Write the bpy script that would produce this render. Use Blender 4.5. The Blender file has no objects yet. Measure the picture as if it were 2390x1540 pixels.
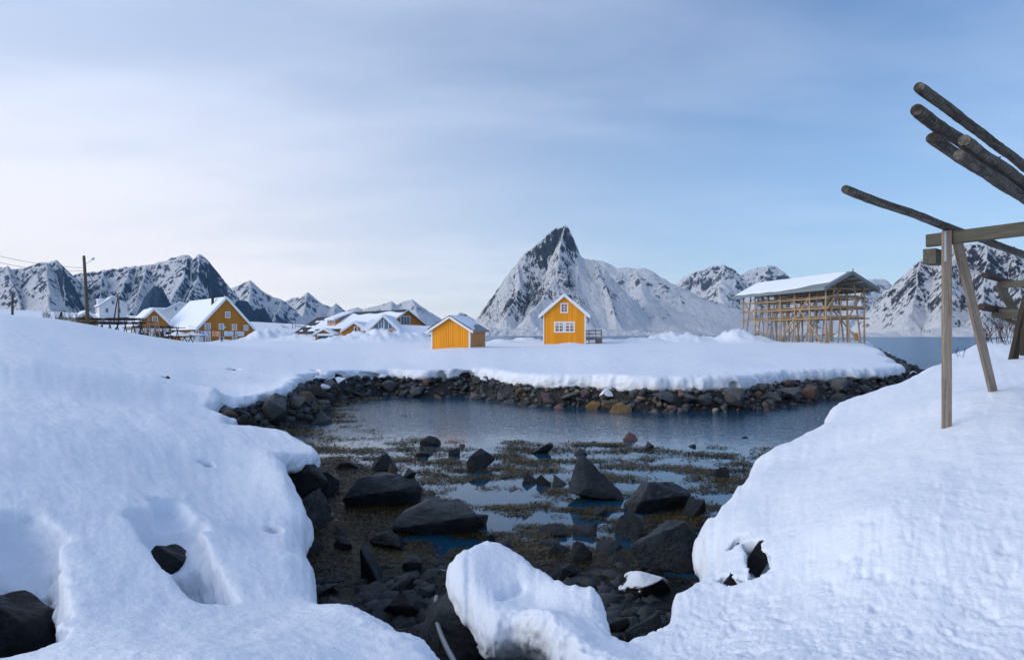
import bpy, bmesh, math, random
import numpy as np
from mathutils import Vector, Matrix

# ------------------------------------------------------------------ camera, sky, sun, exposure
SC = bpy.context.scene
COL = SC.collection
R = math.radians
F, CU, CV, H = 1557.0, 1195.0, 781.0, 4.0     # focal length and principal point of a 2390 px wide frame, eye height above the water
SUN_EL, SUN_AZ = 22.0, -108.0                  # the sun stands low on the left behind thin cloud

cam_d = bpy.data.cameras.new("camera")
cam = bpy.data.objects.new("camera", cam_d)
COL.objects.link(cam)
cam.location = (0, 0, H)
cam.rotation_euler = (R(90), 0, 0)
cam_d.sensor_width = 36
cam_d.lens = 36 * F / 2390.0
cam_d.shift_y = (CV - 770.0) / 2390.0
cam_d.clip_start = 0.1
cam_d.clip_end = 20000
SC.camera = cam

SC.view_settings.view_transform = 'Standard'
SC.view_settings.look = 'None'
SC.view_settings.exposure = 0.72
SC.view_settings.gamma = 1.0
try:
    SC.cycles.use_denoising = True
    SC.cycles.max_bounces = 8
    SC.cycles.diffuse_bounces = 4
    SC.cycles.glossy_bounces = 3
    SC.cycles.sample_clamp_indirect = 4.0
except Exception:
    pass

class NT:
    """small helper to write node trees"""
    def __init__(self, tree):
        self.t = tree
        tree.nodes.clear()
    def n(self, kind, ins=None, **props):
        nd = self.t.nodes.new(kind)
        for k, v in props.items():
            setattr(nd, k, v)
        for k, v in (ins or {}).items():
            self.s(nd, k, v)
        return nd
    def s(self, nd, k, v):
        sock = nd.inputs[k]
        if isinstance(v, bpy.types.NodeSocket):
            self.t.links.new(v, sock)
        elif isinstance(v, bpy.types.Node):
            self.t.links.new(v.outputs[0], sock)
        else:
            if isinstance(v, (tuple, list)) and len(v) == 3 and len(sock.default_value) == 4:
                v = (*v, 1)
            sock.default_value = v
    def math(self, op, a, b=0.0, clamp=False):
        nd = self.n('ShaderNodeMath', {0: a, 1: b}, operation=op)
        nd.use_clamp = clamp
        return nd.outputs[0]
    def mix(self, fac, a, b, blend='MIX'):
        nd = self.n('ShaderNodeMix', None, data_type='RGBA', blend_type=blend)
        self.s(nd, 0, fac); self.s(nd, 6, a); self.s(nd, 7, b)
        return nd.outputs[2]
    def noise(self, vec, scale, detail=4, rough=0.55, lac=2.0, dist=0.0):
        nd = self.n('ShaderNodeTexNoise', {'Scale': scale, 'Detail': detail, 'Roughness': rough, 'Lacunarity': lac, 'Distortion': dist})
        if vec is not None:
            self.s(nd, 'Vector', vec)
        return nd.outputs[0]
    def ramp(self, fac, *stops):
        nd = self.n('ShaderNodeValToRGB', {0: fac})
        el = nd.color_ramp.elements
        while len(el) < len(stops):
            el.new(0.5)
        for e, (p, c) in zip(el, stops):
            e.position = p
            e.color = (c, c, c, 1) if not isinstance(c, (tuple, list)) else (*c[:3], 1)
        return nd.outputs[0]
    def maprange(self, v, a, b, c=0.0, d=1.0, smooth=False):
        nd = self.n('ShaderNodeMapRange', {0: v, 1: a, 2: b, 3: c, 4: d})
        if smooth:
            nd.interpolation_type = 'SMOOTHSTEP'
        return nd.outputs[0]
    def mapping(self, vec, scale=(1, 1, 1), loc=(0, 0, 0), rot=(0, 0, 0)):
        nd = self.n('ShaderNodeMapping', {'Vector': vec, 'Scale': scale, 'Location': loc, 'Rotation': rot})
        return nd.outputs[0]

def build_world():
    w = bpy.data.worlds.new("World")
    SC.world = w
    w.use_nodes = True
    T = NT(w.node_tree)
    sky = T.n('ShaderNodeTexSky', sky_type='NISHITA', sun_disc=False, sun_elevation=R(SUN_EL), sun_rotation=R(SUN_AZ),
              altitude=0, air_density=1.0, dust_density=0.6, ozone_density=2.2)
    tc = T.n('ShaderNodeTexCoord')
    sep = T.n('ShaderNodeSeparateXYZ', {0: tc.outputs['Generated']})
    x, y, z = sep.outputs
    # thin high cloud sheet: project the view direction onto a flat layer so streaks run out to the horizon
    zz = T.math('ADD', T.math('MAXIMUM', z, 0.0), 0.16)
    px = T.math('DIVIDE', x, zz)
    py = T.math('DIVIDE', y, zz)
    pv = T.n('ShaderNodeCombineXYZ', {0: px, 1: py, 2: 0.0}).outputs[0]
    c1 = T.noise(T.mapping(pv, (0.32, 0.75, 1), (3.1, 1.7, 0), (0, 0, R(24))), 1.0, 5, 0.52, 2.0, 0.6)
    c2 = T.noise(T.mapping(pv, (1.2, 2.6, 1), (0.4, 5.0, 0), (0, 0, R(24))), 1.0, 5, 0.55)
    cl = T.math('ADD', T.math('MULTIPLY', c1, 0.6), T.math('MULTIPLY', c2, 0.4))
    # more veil to the left (towards the hidden sun) and low over the horizon
    left = T.maprange(T.math('MULTIPLY', x, -1.0), -0.45, 0.62, 0.0, 1.0, True)
    low = T.maprange(z, 0.02, 0.42, 1.0, 0.0, True)
    cov = T.math('ADD', T.math('ADD', T.math('MULTIPLY', left, 0.55), T.math('MULTIPLY', low, 0.26)), T.maprange(cl, 0.36, 0.66, 0.08, 0.32, True))
    cov = T.math('MINIMUM', T.math('MAXIMUM', cov, 0.07), 0.92)
    glow = T.math('MULTIPLY', left, T.maprange(z, 0.0, 0.42, 1.0, 0.0, True))
    ccol = T.mix(glow, (5.7, 6.4, 8.0), (9.1, 8.45, 8.25))
    # the clear blue deepens overhead
    tint = T.mix(T.maprange(z, 0.32, 0.70, 0, 1, True), (0.64, 0.88, 1.08), (0.34, 0.72, 1.12))
    tinted = T.mix(1.0, sky.outputs[0], tint, 'MULTIPLY')
    fin = T.mix(cov, tinted, ccol)
    bg = T.n('ShaderNodeBackground', {'Color': fin, 'Strength': 0.085})
    T.n('ShaderNodeOutputWorld', {'Surface': bg.outputs[0]})
build_world()

sun_d = bpy.data.lights.new("sun", 'SUN')
sun_d.energy = 0.95
sun_d.angle = R(45)
sun_d.color = (1.0, 0.90, 0.80)
sun = bpy.data.objects.new("sun", sun_d)
COL.objects.link(sun)
_sd = Vector((math.sin(R(SUN_AZ)) * math.cos(R(SUN_EL)), math.cos(R(SUN_AZ)) * math.cos(R(SUN_EL)), math.sin(R(SUN_EL))))
sun.rotation_euler = _sd.to_track_quat('Z', 'Y').to_euler()

# ------------------------------------------------------------------ helpers
rng = np.random.default_rng(7)
random.seed(11)

def P(u, v, d):
    """a point at depth d that stands at frame position (u, v)"""
    return Vector(((u - CU) / F * d, d, H - (v - CV) / F * d))
def G(u, v, z):
    return P(u, v, (H - z) * F / (v - CV))

_perm = np.random.default_rng(3).permutation(256).astype(np.int32)
_perm = np.concatenate([_perm, _perm, _perm])
_grad = np.random.default_rng(5).normal(size=(256, 3)).astype(np.float32)
_grad /= np.linalg.norm(_grad, axis=1, keepdims=True)
def perlin(x, y, z, seed=0):
    x = np.asarray(x, np.float32) + np.float32(seed * 17.31); y = np.asarray(y, np.float32) + np.float32(seed * 5.7); z = np.asarray(z, np.float32)
    x, y, z = np.broadcast_arrays(x, y, z)
    xi = np.floor(x).astype(np.int32); yi = np.floor(y).astype(np.int32); zi = np.floor(z).astype(np.int32)
    fx = x - xi; fy = y - yi; fz = z - zi
    xi &= 255; yi &= 255; zi &= 255
    u = fx * fx * fx * (fx * (fx * 6 - 15) + 10); v = fy * fy * fy * (fy * (fy * 6 - 15) + 10); w = fz * fz * fz * (fz * (fz * 6 - 15) + 10)
    def g(dx, dy, dz):
        h = _perm[_perm[_perm[xi + dx] + yi + dy] + zi + dz]
        gr = _grad[h]
        return gr[..., 0] * (fx - dx) + gr[..., 1] * (fy - dy) + gr[..., 2] * (fz - dz)
    l = lambda a, b, t: a + t * (b - a)
    return l(l(l(g(0, 0, 0), g(1, 0, 0), u), l(g(0, 1, 0), g(1, 1, 0), u), v),
             l(l(g(0, 0, 1), g(1, 0, 1), u), l(g(0, 1, 1), g(1, 1, 1), u), v), w)
def fbm(x, y, z, octv=4, gain=0.5, seed=0):
    s = 0; a = 1.0; k = 1.0
    for i in range(octv):
        s = s + a * perlin(x * k, y * k, z * k, seed + i)
        a *= gain; k *= 2.03
    return s
def ridged(x, y, z, octv=5, gain=0.5, seed=0):
    s = 0; a = 1.0; k = 1.0; w = 1.0
    for i in range(octv):
        n = 1 - np.abs(perlin(x * k, y * k, z * k, seed + i)) * 2.0
        n = n * n
        s = s + a * n * w
        w = np.clip(n * 1.6, 0, 1)
        a *= gain; k *= 2.07
    return s
def sstep(a, b, x):
    t = np.clip((x - a) / (b - a), 0, 1)
    return t * t * (3 - 2 * t)

def mesh_np(name, verts, faces, mat=None, parent=None, smooth=True, attrs=None):
    me = bpy.data.meshes.new(name)
    verts = np.ascontiguousarray(verts, np.float32); faces = np.ascontiguousarray(faces, np.int32)
    n, k = faces.shape
    me.vertices.add(len(verts)); me.vertices.foreach_set("co", verts.ravel())
    me.loops.add(n * k); me.loops.foreach_set("vertex_index", faces.ravel())
    me.polygons.add(n)
    me.polygons.foreach_set("loop_start", np.arange(0, n * k, k, dtype=np.int32))
    me.polygons.foreach_set("loop_total", np.full(n, k, np.int32))
    if smooth:
        me.polygons.foreach_set("use_smooth", np.ones(n, bool))
    for an, av in (attrs or {}).items():
        at = me.attributes.new(an, 'FLOAT', 'POINT')
        at.data.foreach_set("value", np.ascontiguousarray(av, np.float32))
    me.update(calc_edges=True)
    if mat:
        me.materials.append(mat)
    o = bpy.data.objects.new(name, me)
    COL.objects.link(o)
    if parent:
        o.parent = parent
    return o

class MB:
    """collects boxes, bars, tubes and polygons and links them as ONE mesh object"""
    def __init__(self):
        self.v = []; self.f = []; self.sm = []
    def add(self, vs, fs, smooth=False):
        b = len(self.v)
        self.v += [tuple(p) for p in vs]
        self.f += [tuple(i + b for i in f) for f in fs]
        self.sm += [smooth] * len(fs)
        return self
    def box(self, x0, x1, y0, y1, z0, z1):
        return self.add([(x0, y0, z0), (x1, y0, z0), (x1, y1, z0), (x0, y1, z0), (x0, y0, z1), (x1, y0, z1), (x1, y1, z1), (x0, y1, z1)],
                        [(0, 3, 2, 1), (4, 5, 6, 7), (0, 1, 5, 4), (1, 2, 6, 5), (2, 3, 7, 6), (3, 0, 4, 7)])
    def bar(self, p, q, w, h=None, up=(0, 0, 1), ext=0.0):
        h = h or w
        p = Vector(p); q = Vector(q); d = (q - p).normalized()
        p = p - d * ext; q = q + d * ext
        up = Vector(up)
        if abs(d.dot(up)) > 0.97:
            up = Vector((0, 1, 0))
        s = d.cross(up).normalized(); t = s.cross(d).normalized()
        c = [(-w / 2, -h / 2), (w / 2, -h / 2), (w / 2, h / 2), (-w / 2, h / 2)]
        vs = [p + s * a + t * b for a, b in c] + [q + s * a + t * b for a, b in c]
        return self.add(vs, [(0, 1, 2, 3), (7, 6, 5, 4), (0, 4, 5, 1), (1, 5, 6, 2), (2, 6, 7, 3), (3, 7, 4, 0)])
    def tube(self, pts, rad, n=8, wob=0.0, cap=True):
        pts = [Vector(p) for p in pts]
        if not isinstance(rad, (list, tuple)):
            rad = [rad] * len(pts)
        vs = []; fs = []
        for i, p in enumerate(pts):
            d = (pts[min(i + 1, len(pts) - 1)] - pts[max(i - 1, 0)]).normalized()
            up = Vector((0, 0, 1)) if abs(d.z) < 0.95 else Vector((0, 1, 0))
            s = d.cross(up).normalized(); t = s.cross(d).normalized()
            for k in range(n):
                a = 2 * math.pi * k / n
                r = rad[i] * (1 + (random.uniform(-wob, wob) if wob else 0))
                vs.append(p + (s * math.cos(a) + t * math.sin(a)) * r)
        for i in range(len(pts) - 1):
            for k in range(n):
                fs.append((i * n + k, i * n + (k + 1) % n, (i + 1) * n + (k + 1) % n, (i + 1) * n + k))
        self.add(vs, fs, True)
        if cap:
            b = len(self.v) - len(vs)
            m = len(pts) - 1
            self.f += [tuple(b + k for k in reversed(range(n))), tuple(b + m * n + k for k in range(n))]
            self.sm += [False, False]
        return self
    def prism(self, poly, y0, y1):
        """outline in x,z pulled from y0 to y1"""
        n = len(poly)
        vs = [(x, y0, z) for x, z in poly] + [(x, y1, z) for x, z in poly]
        fs = [tuple(range(n)), tuple(reversed(range(n, 2 * n)))] + [(i, i + n, (i + 1) % n + n, (i + 1) % n) for i in range(n)]
        return self.add(vs, fs)
    def slab(self, quad, th):
        """a roof plane: four corners (counter-clockwise from outside), thickness downwards along its normal"""
        q = [Vector(p) for p in quad]
        nrm = (q[1] - q[0]).cross(q[3] - q[0]).normalized()
        vs = q + [p - nrm * th for p in q]
        return self.add(vs, [(0, 1, 2, 3), (7, 6, 5, 4), (0, 4, 5, 1), (1, 5, 6, 2), (2, 6, 7, 3), (3, 7, 4, 0)])
    def build(self, name, mat, parent=None, label=None):
        me = bpy.data.meshes.new(name)
        me.from_pydata(self.v, [], self.f)
        me.update()
        bm = bmesh.new(); bm.from_mesh(me); bmesh.ops.recalc_face_normals(bm, faces=bm.faces); bm.to_mesh(me); bm.free()
        me.polygons.foreach_set("use_smooth", self.sm)
        if mat:
            me.materials.append(mat)
        o = bpy.data.objects.new(name, me)
        COL.objects.link(o)
        if parent:
            o.parent = parent
        if label:
            o["label"] = label
        return o

def tag(o, label=None, cat=None, group=None, kind=None):
    if label: o["label"] = label
    if cat: o["category"] = cat
    if group: o["group"] = group
    if kind: o["kind"] = kind
    return o
def thing(name, label, cat, loc=(0, 0, 0), rz=0.0, group=None):
    o = bpy.data.objects.new(name, None)
    o.empty_display_size = 0.2
    COL.objects.link(o)
    o.location = loc
    o.rotation_euler = (0, 0, rz)
    return tag(o, label, cat, group)
def copy_tree(o, parent=None):
    c = o.copy(); COL.objects.link(c)
    if parent: c.parent = parent
    for ch in list(o.children):
        copy_tree(ch, c)
    return c

# ------------------------------------------------------------------ materials
def new_mat(name):
    m = bpy.data.materials.new(name)
    m.use_nodes = True
    T = NT(m.node_tree)
    b = T.n('ShaderNodeBsdfPrincipled')
    T.n('ShaderNodeOutputMaterial', {'Surface': b.outputs[0]})
    return m, T, b
def bump(T, b, height, strength=0.3, dist=0.02):
    bn = T.n('ShaderNodeBump', {'Height': height, 'Strength': strength, 'Distance': dist})
    T.s(b, 'Normal', bn.outputs[0])
    return bn
def m_plain(name, col, rough=0.7, var=0.15, scale=6.0, metal=0.0):
    m, T, b = new_mat(name)
    tc = T.n('ShaderNodeTexCoord')
    nz = T.noise(tc.outputs['Object'], scale, 5, 0.6)
    c = T.mix(nz, tuple(x * (1 - var) for x in col), tuple(min(1, x * (1 + var)) for x in col))
    T.s(b, 'Base Color', c); b.inputs['Roughness'].default_value = rough; b.inputs['Metallic'].default_value = metal
    return m
def m_snow(name, grain=1.0):
    m, T, b = new_mat(name)
    geo = T.n('ShaderNodeNewGeometry')
    pos = geo.outputs['Position']
    big = T.noise(pos, 0.7, 3, 0.5)
    c = T.mix(big, (0.80, 0.87, 0.95), (0.85, 0.90, 0.965))
    # a few specks of grit blown over the snow
    sp = T.noise(pos, 24.0, 2, 0.5)
    msk = T.math('MULTIPLY', T.maprange(sp, 0.755, 0.78, 0, 1), T.maprange(T.noise(pos, 0.5, 2, 0.5), 0.5, 0.65, 0, 1))
    c = T.mix(msk, c, (0.22, 0.2, 0.17))
    T.s(b, 'Base Color', c)
    b.inputs['Roughness'].default_value = 0.75
    b.inputs['Specular IOR Level'].default_value = 0.2
    n1 = T.noise(pos, 2.6, 5, 0.58)
    n2 = T.noise(T.mapping(pos, (1, 2.4, 1), rot=(0, 0, 0.35)), 11.0, 3, 0.6)
    n3 = T.noise(pos, 60.0, 3, 0.65)
    where = T.maprange(T.noise(T.mapping(pos, (1, 1, 1), (9, 4, 0)), 0.33, 2, 0.5), 0.38, 0.62, 0.25, 1.0)
    h = T.math('ADD', T.math('ADD', T.math('MULTIPLY', n1, 0.060), T.math('MULTIPLY', T.math('MULTIPLY', n2, where), 0.016)), T.math('MULTIPLY', n3, 0.0050))
    bump(T, b, h, 0.8 * grain, 1.0)
    return m
def m_rock(name, cols, rough=0.75, scale=3.0):
    m, T, b = new_mat(name)
    tc = T.n('ShaderNodeTexCoord'); oi = T.n('ShaderNodeObjectInfo')
    off = T.n('ShaderNodeVectorMath', {0: tc.outputs['Object'], 1: oi.outputs['Location']}, operation='ADD').outputs[0]
    n1 = T.noise(off, scale, 6, 0.65, 2.0, 0.4)
    n2 = T.noise(T.mapping(off, (1, 1, 3.2), rot=(0.5, 0.3, 0)), scale * 2.2, 5, 0.7)
    c = T.mix(T.maprange(n1, 0.33, 0.68, 0, 1), cols[0], cols[1])
    c = T.mix(T.maprange(n2, 0.50, 0.68, 0, 0.85), c, cols[2])
    T.s(b, 'Base Color', c)
    T.s(b, 'Roughness', T.maprange(n1, 0.3, 0.7, rough - 0.2, rough + 0.1))
    b.inputs['Specular IOR Level'].default_value = 0.35
    bump(T, b, T.math('ADD', n1, T.math('MULTIPLY', n2, 0.8)), 0.9, 0.16)
    return m
def m_boards(name, col, pitch=0.16, var=0.12, dark=0.55, axis=0, rough=0.7):
    """painted vertical boarding: every board a slightly different tone, thin seams, weathered streaks"""
    m, T, b = new_mat(name)
    tc = T.n('ShaderNodeTexCoord')
    sp = T.n('ShaderNodeSeparateXYZ', {0: tc.outputs['Object']})
    coord = T.math('ADD', sp.outputs[0], sp.outputs[1]) if axis == 0 else sp.outputs[2]
    q = T.math('DIVIDE', coord, pitch)
    wn = T.n('ShaderNodeTexWhiteNoise', {'W': T.math('FLOOR', q)}, noise_dimensions='1D').outputs[0]
    fr = T.math('FRACT', q)
    seam = T.math('LESS_THAN', T.math('ABSOLUTE', T.math('SUBTRACT', fr, 0.5)), 0.44)
    st = T.noise(T.mapping(tc.outputs['Object'], (9, 9, 0.7) if axis == 0 else (0.7, 0.7, 9)), 1.5, 5, 0.65)
    c = T.mix(wn, tuple(x * (1 - var) for x in col), tuple(x * (1 + var) for x in col))
    c = T.mix(T.maprange(st, 0.45, 0.8, 0, 0.35), c, tuple(x * 0.6 for x in col))
    c = T.mix(seam, tuple(x * dark for x in col), c)
    T.s(b, 'Base Color', c)
    b.inputs['Roughness'].default_value = rough
    bump(T, b, seam, 0.4, 0.02)
    return m
def m_wood(name, light, darkc, scale=1.0, knots=True, rough=0.8):
    """weathered timber with grain along the longest local axis of the noise (z)"""
    m, T, b = new_mat(name)
    tc = T.n('ShaderNodeTexCoord'); oi = T.n('ShaderNodeObjectInfo')
    off = T.n('ShaderNodeVectorMath', {0: tc.outputs['Object'], 1: oi.outputs['Location']}, operation='ADD').outputs[0]
    g1 = T.noise(T.mapping(off, (14 * scale, 14 * scale, 1.1 * scale)), 1.0, 6, 0.65, 2.0, 1.2)
    g2 = T.noise(off, 3.0 * scale, 4, 0.6)
    w = T.n('ShaderNodeTexWave', {'Vector': T.mapping(off, (1, 1, 0.16)), 'Scale': 9.0 * scale, 'Distortion': 9.0, 'Detail': 3.0, 'Detail Scale': 1.2})
    c = T.mix(T.maprange(g1, 0.35, 0.7, 0, 1), light, darkc)
    c = T.mix(T.math('MULTIPLY', w.outputs[1], 0.45), c, tuple(x * 0.55 for x in light))
    c = T.mix(T.maprange(g2, 0.5, 0.75, 0, 0.6), c, tuple(x * 0.8 for x in darkc))
    T.s(b, 'Base Color', c)
    b.inputs['Roughness'].default_value = rough
    b.inputs['Specular IOR Level'].default_value = 0.2
    bump(T, b, T.math('ADD', g1, T.math('MULTIPLY', w.outputs[1], 0.5)), 0.5, 0.01)
    return m

M = {}
M['snow'] = m_snow('snow')
M['roof_snow'] = m_snow('roof_snow', 0.35)
# ------------------------------------------------------------------ snow ground
# (u, v, d, rise of the snow top above the lip, lip thickness) along the edge of the snow round the cove
EDGE = [
 (2560,792,34,.05,.5),(2390,792,31,.05,.5),(2290,796,28,.05,.5),(2195,836,24.5,.06,.5),(2160,861,22.5,.06,.5),(2090,894,20.3,.06,.5),
 (2000,925,18.4,.06,.5),(1950,943,17.4,.08,.5),(1932,962,16.6,.12,.5),(1920,990,15.1,.1,.5),(1830,1040,13.2,.1,.5),(1760,1070,12.1,.1,.55),(1700,1140,10.1,.12,.6),
 (1645,1200,9.0,.15,.65),(1620,1265,8.3,.3,.7),(1640,1310,7.8,.3,.6),(1638,1372,7.1,.25,.5),(1575,1402,6.6,.18,.42),(1545,1450,6.0,.15,.4),
 (1475,1484,5.5,.12,.4),(1443,1478,5.45,.12,.4),(1432,1430,5.8,.14,.42),(1402,1382,6.3,.15,.42),(1330,1362,6.7,.16,.42),(1260,1328,7.2,.18,.42),
 (1190,1296,7.7,.2,.45),(1130,1286,7.9,.22,.5),(1065,1308,7.5,.24,.5),(1038,1345,7.0,.3,.5),(1055,1400,6.45,.3,.42),(1095,1450,6.1,.26,.4),
 (1115,1488,5.7,.22,.38),(1155,1492,5.55,.22,.38),(1200,1468,5.6,.22,.38),(1250,1468,5.4,.22,.38),(1330,1525,4.85,.18,.38),(1372,1560,4.5,.18,.4),
 (1300,1640,3.9,.15,.4),(1120,1640,3.8,.15,.4),(1050,1546,4.3,.14,.4),(960,1494,4.9,.14,.4),(860,1440,5.5,.14,.42),(775,1416,5.95,.14,.45),
 (742,1330,7.0,.18,.48),(716,1258,8.6,.2,.5),(732,1235,9.1,.2,.42),(706,1160,10.3,.2,.42),(688,1135,11.0,.22,.4),(660,1102,12.2,.25,.4),(652,1090,12.8,.28,.4),
 (700,1096,13.4,.32,.36),(757,1084,14.4,.28,.34),(750,1060,15.6,.2,.4),(700,1033,17.6,.2,.45),(640,1012,19.5,.2,.5),(560,1008,21.0,.25,.5),
 (545,990,22.6,.3,.5),(505,962,25.0,.35,.5),(545,957,26.5,.35,.5),(600,938,28.2,.4,.5),(680,915,31.0,.4,.5),(700,895,36.4,.4,.55),(745,885,40,.45,.6),(800,881,42.5,.5,.6),
 (900,879,45,.55,.65),(1000,882,44,.55,.65),(1100,879,45,.6,.7),(1150,884,43,.6,.75),(1200,892,40.5,.6,.8),(1300,899,38.3,.65,.8),(1400,902,37.4,.65,.85),(1500,906,36,.7,.85),
 (1600,906,36,.7,.85),(1700,906,36.2,.7,.85),(1760,902,37.5,.7,.85),(1850,887,41.5,.7,.85),(1950,882,44,.65,.8),(2050,878,46.5,.6,.8),(2108,865,53,.45,.7),
 (2112,846,61,.4,.7),(2086,824,71,.35,.7),(2052,810,82,.3,.7),(2020,798,102,.2,.8),(1800,797,111,.1,.8),(1400,797,115,.1,.8),(1200,798,117,.1,.8),
 (1040,798,125,.1,.8),(1000,792,260,.1,.8),(900,785,900,.1,.8)]
# (u, v, d) on the snow surface
INTERIOR = [
 (0,1540,3.6),(300,1540,3.5),(600,1540,3.6),(880,1560,3.8),(1200,1820,2.6),(1500,1545,4.4),(1700,1540,4.2),(2000,1540,3.9),(2390,1540,3.8),(1200,2600,1.55),
 (-500,2200,1.9),(2900,2200,1.9),(-300,1400,4.4),(0,1400,4.4),(250,1400,4.75),(520,1450,4.7),(650,1400,5.5),
 (0,1200,6.0),(200,1200,6.5),(450,1200,7.5),(610,1250,7.8),(640,1150,10.0),(540,1100,11.3),(300,1050,10.3),(0,1000,9.4),(-300,1000,8.0),(180,985,11.5),(300,950,17),
 (500,900,26),(400,880,27),(0,860,20),(200,850,27),(0,780,37),(0,734,50),(-300,720,46),(-300,900,15),(-300,790,32),(-600,760,40),(100,740,52),(150,747,54),(250,769,58),(300,788,64),(340,800,70),
 (450,830,50),(600,840,52),(700,840,54),(600,872,38),(470,925,25.5),(560,930,28.5),(660,890,36),
 (800,845,54),(900,838,57),(1000,820,62),(1050,813,62.5),(1000,845,53),(1200,835,55),(1200,808,72),(1300,803,78.5),(1300,840,52),(1400,803,79),(1400,838,51.5),(1600,836,51),(1600,803,78),
 (1700,809,70),(1740,840,52),(1900,801,82),(1900,834,56),(2000,818,70),(2017,800,83),(2040,838,57),(1750,800,96),
 (500,798,122),(390,797,122),(700,797,110),(800,797,112),(900,797,112),(300,797,128),(900,796,135),(600,797,118),
 (250,742,190),(100,738,190),(-100,730,190),(420,745,220),(600,752,450),(700,757,450),(760,775,300),(0,722,320),
 (2209,999,9.0),(2318,913,10.6),(2368,836,18),(2310,799,27),(2390,800,25),(2700,860,14),(2900,820,24),(2390,1200,5.6),(2390,1000,8.1),(2390,900,11.5),(2000,1200,6.3),(2000,1050,10.2),
 (1800,1200,7.8),(1850,1350,5.9),(1700,1450,5.3),(2100,950,13),(2200,900,15.5),(2900,1200,5.0),(2900,1000,8.0),
 (1250,1400,6.3),(1330,1440,5.7),(1400,1500,5.1)]
BAY = [(1300,20,1.3),(1600,28,1.4),(1000,30,1.3),(900,18,1.3),(1100,11,1.5),(1400,11,1.4),(1560,12,1.3),(2250,70,1.5),(2700,60,2.0),(1800,22,1.5),(2390,160,1.0),(1700,250,1.0),(1200,250,1.0)]

def lp(x, y):
    return np.arctan2(x, y), 0.5 * np.log(np.asarray(x) ** 2 + np.asarray(y) ** 2)
_c = []
for (u, v, d, rise, T_) in EDGE:
    p = P(u, v, d); _c.append((*lp(p.x, p.y), p.z + rise))
for (u, v, d) in INTERIOR:
    p = P(u, v, d); _c.append((*lp(p.x, p.y), p.z))
for (u, d, z) in BAY:
    _c.append((*lp((u - CU) / F * d, d), z))
_c = np.array(_c, float)
CA, CL, CZ = _c[:, 0], _c[:, 1], _c[:, 2]
def _tk(r2):
    return np.where(r2 > 1e-12, r2 * np.log(np.maximum(r2, 1e-12)), 0)
def _tps_fit(a, l, z, reg):
    n = len(a)
    K = _tk((a[:, None] - a) ** 2 + (l[:, None] - l) ** 2) + reg * np.eye(n)
    Pm = np.c_[np.ones(n), a, l]
    A = np.block([[K, Pm], [Pm.T, np.zeros((3, 3))]])
    return np.linalg.solve(A, np.r_[z, 0, 0, 0])
_W = _tps_fit(CA, CL, CZ, 2e-4)
def tps_eval(a, l, W=_W, a0=CA, l0=CL):
    sh = a.shape; a = a.ravel(); l = l.ravel(); out = np.zeros(len(a))
    for i in range(0, len(a), 40000):
        aa = a[i:i + 40000, None]; ll = l[i:i + 40000, None]
        out[i:i + 40000] = _tk((aa - a0) ** 2 + (ll - l0) ** 2) @ W[:-3] + W[-3] + W[-2] * aa[:, 0] + W[-1] * ll[:, 0]
    return out.reshape(sh)

# edge polygon in (azimuth, log distance) space: locally that map only scales, so distance there times r is metres
_ep = np.array([[*lp(P(u, v, d).x, P(u, v, d).y)] for (u, v, d, a_, b_) in EDGE])
_et = np.array([e[4] for e in EDGE])
def _resample(p, t, step=0.02):
    # Catmull-Rom through the edge points
    q = []; tt = []
    n = len(p)
    for i in range(n - 1):
        p0, p1, p2, p3 = p[max(i - 1, 0)], p[i], p[i + 1], p[min(i + 2, n - 1)]
        m = max(2, int(np.linalg.norm(p2 - p1) / step))
        for k in range(m):
            s = k / m
            q.append(0.5 * (2 * p1 + (p2 - p0) * s + (2 * p0 - 5 * p1 + 4 * p2 - p3) * s * s + (3 * p1 - p0 - 3 * p2 + p3) * s ** 3))
            tt.append(t[i] * (1 - s) + t[i + 1] * s)
    q.append(p[-1]); tt.append(t[-1])
    return np.array(q), np.array(tt)
EQ, EQT = _resample(_ep, _et)
POLY = np.vstack([EQ, [[EQ[-1][0], math.log(3000)], [-1.5, math.log(3000)], [-1.5, math.log(0.3)], [1.5, math.log(0.3)], [1.5, EQ[0][1]]]])
def edge_dist(a, l):
    """signed distance to the snow edge in metres (negative on the snow) and lip thickness of the nearest edge point"""
    sh = a.shape; a = a.ravel(); l = l.ravel()
    out = np.empty(len(a)); th = np.empty(len(a))
    A = POLY; B = np.roll(POLY, -1, axis=0); D = B - A; L2 = (D ** 2).sum(1) + 1e-18
    TT = np.r_[EQT, [0.6] * (len(POLY) - len(EQT))]
    for i in range(0, len(a), 20000):
        aa = a[i:i + 20000, None]; ll = l[i:i + 20000, None]
        t = np.clip(((aa - A[:, 0]) * D[:, 0] + (ll - A[:, 1]) * D[:, 1]) / L2, 0, 1)
        dx = aa - A[:, 0] - t * D[:, 0]; dy = ll - A[:, 1] - t * D[:, 1]
        d2 = dx * dx + dy * dy
        k = d2.argmin(1)
        dist = np.sqrt(d2[np.arange(len(k)), k])
        c = (A[:, 1] > ll) != (B[:, 1] > ll)
        xi = A[:, 0] + (ll - A[:, 1]) * D[:, 0] / np.where(np.abs(D[:, 1]) < 1e-12, 1e-12, D[:, 1])
        ins = (c & (aa < xi)).sum(1) % 2 == 1
        out[i:i + 20000] = np.where(ins, -dist, dist)
        th[i:i + 20000] = TT[k]
    return out.reshape(sh) * np.exp(l.reshape(sh)), th.reshape(sh)

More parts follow.
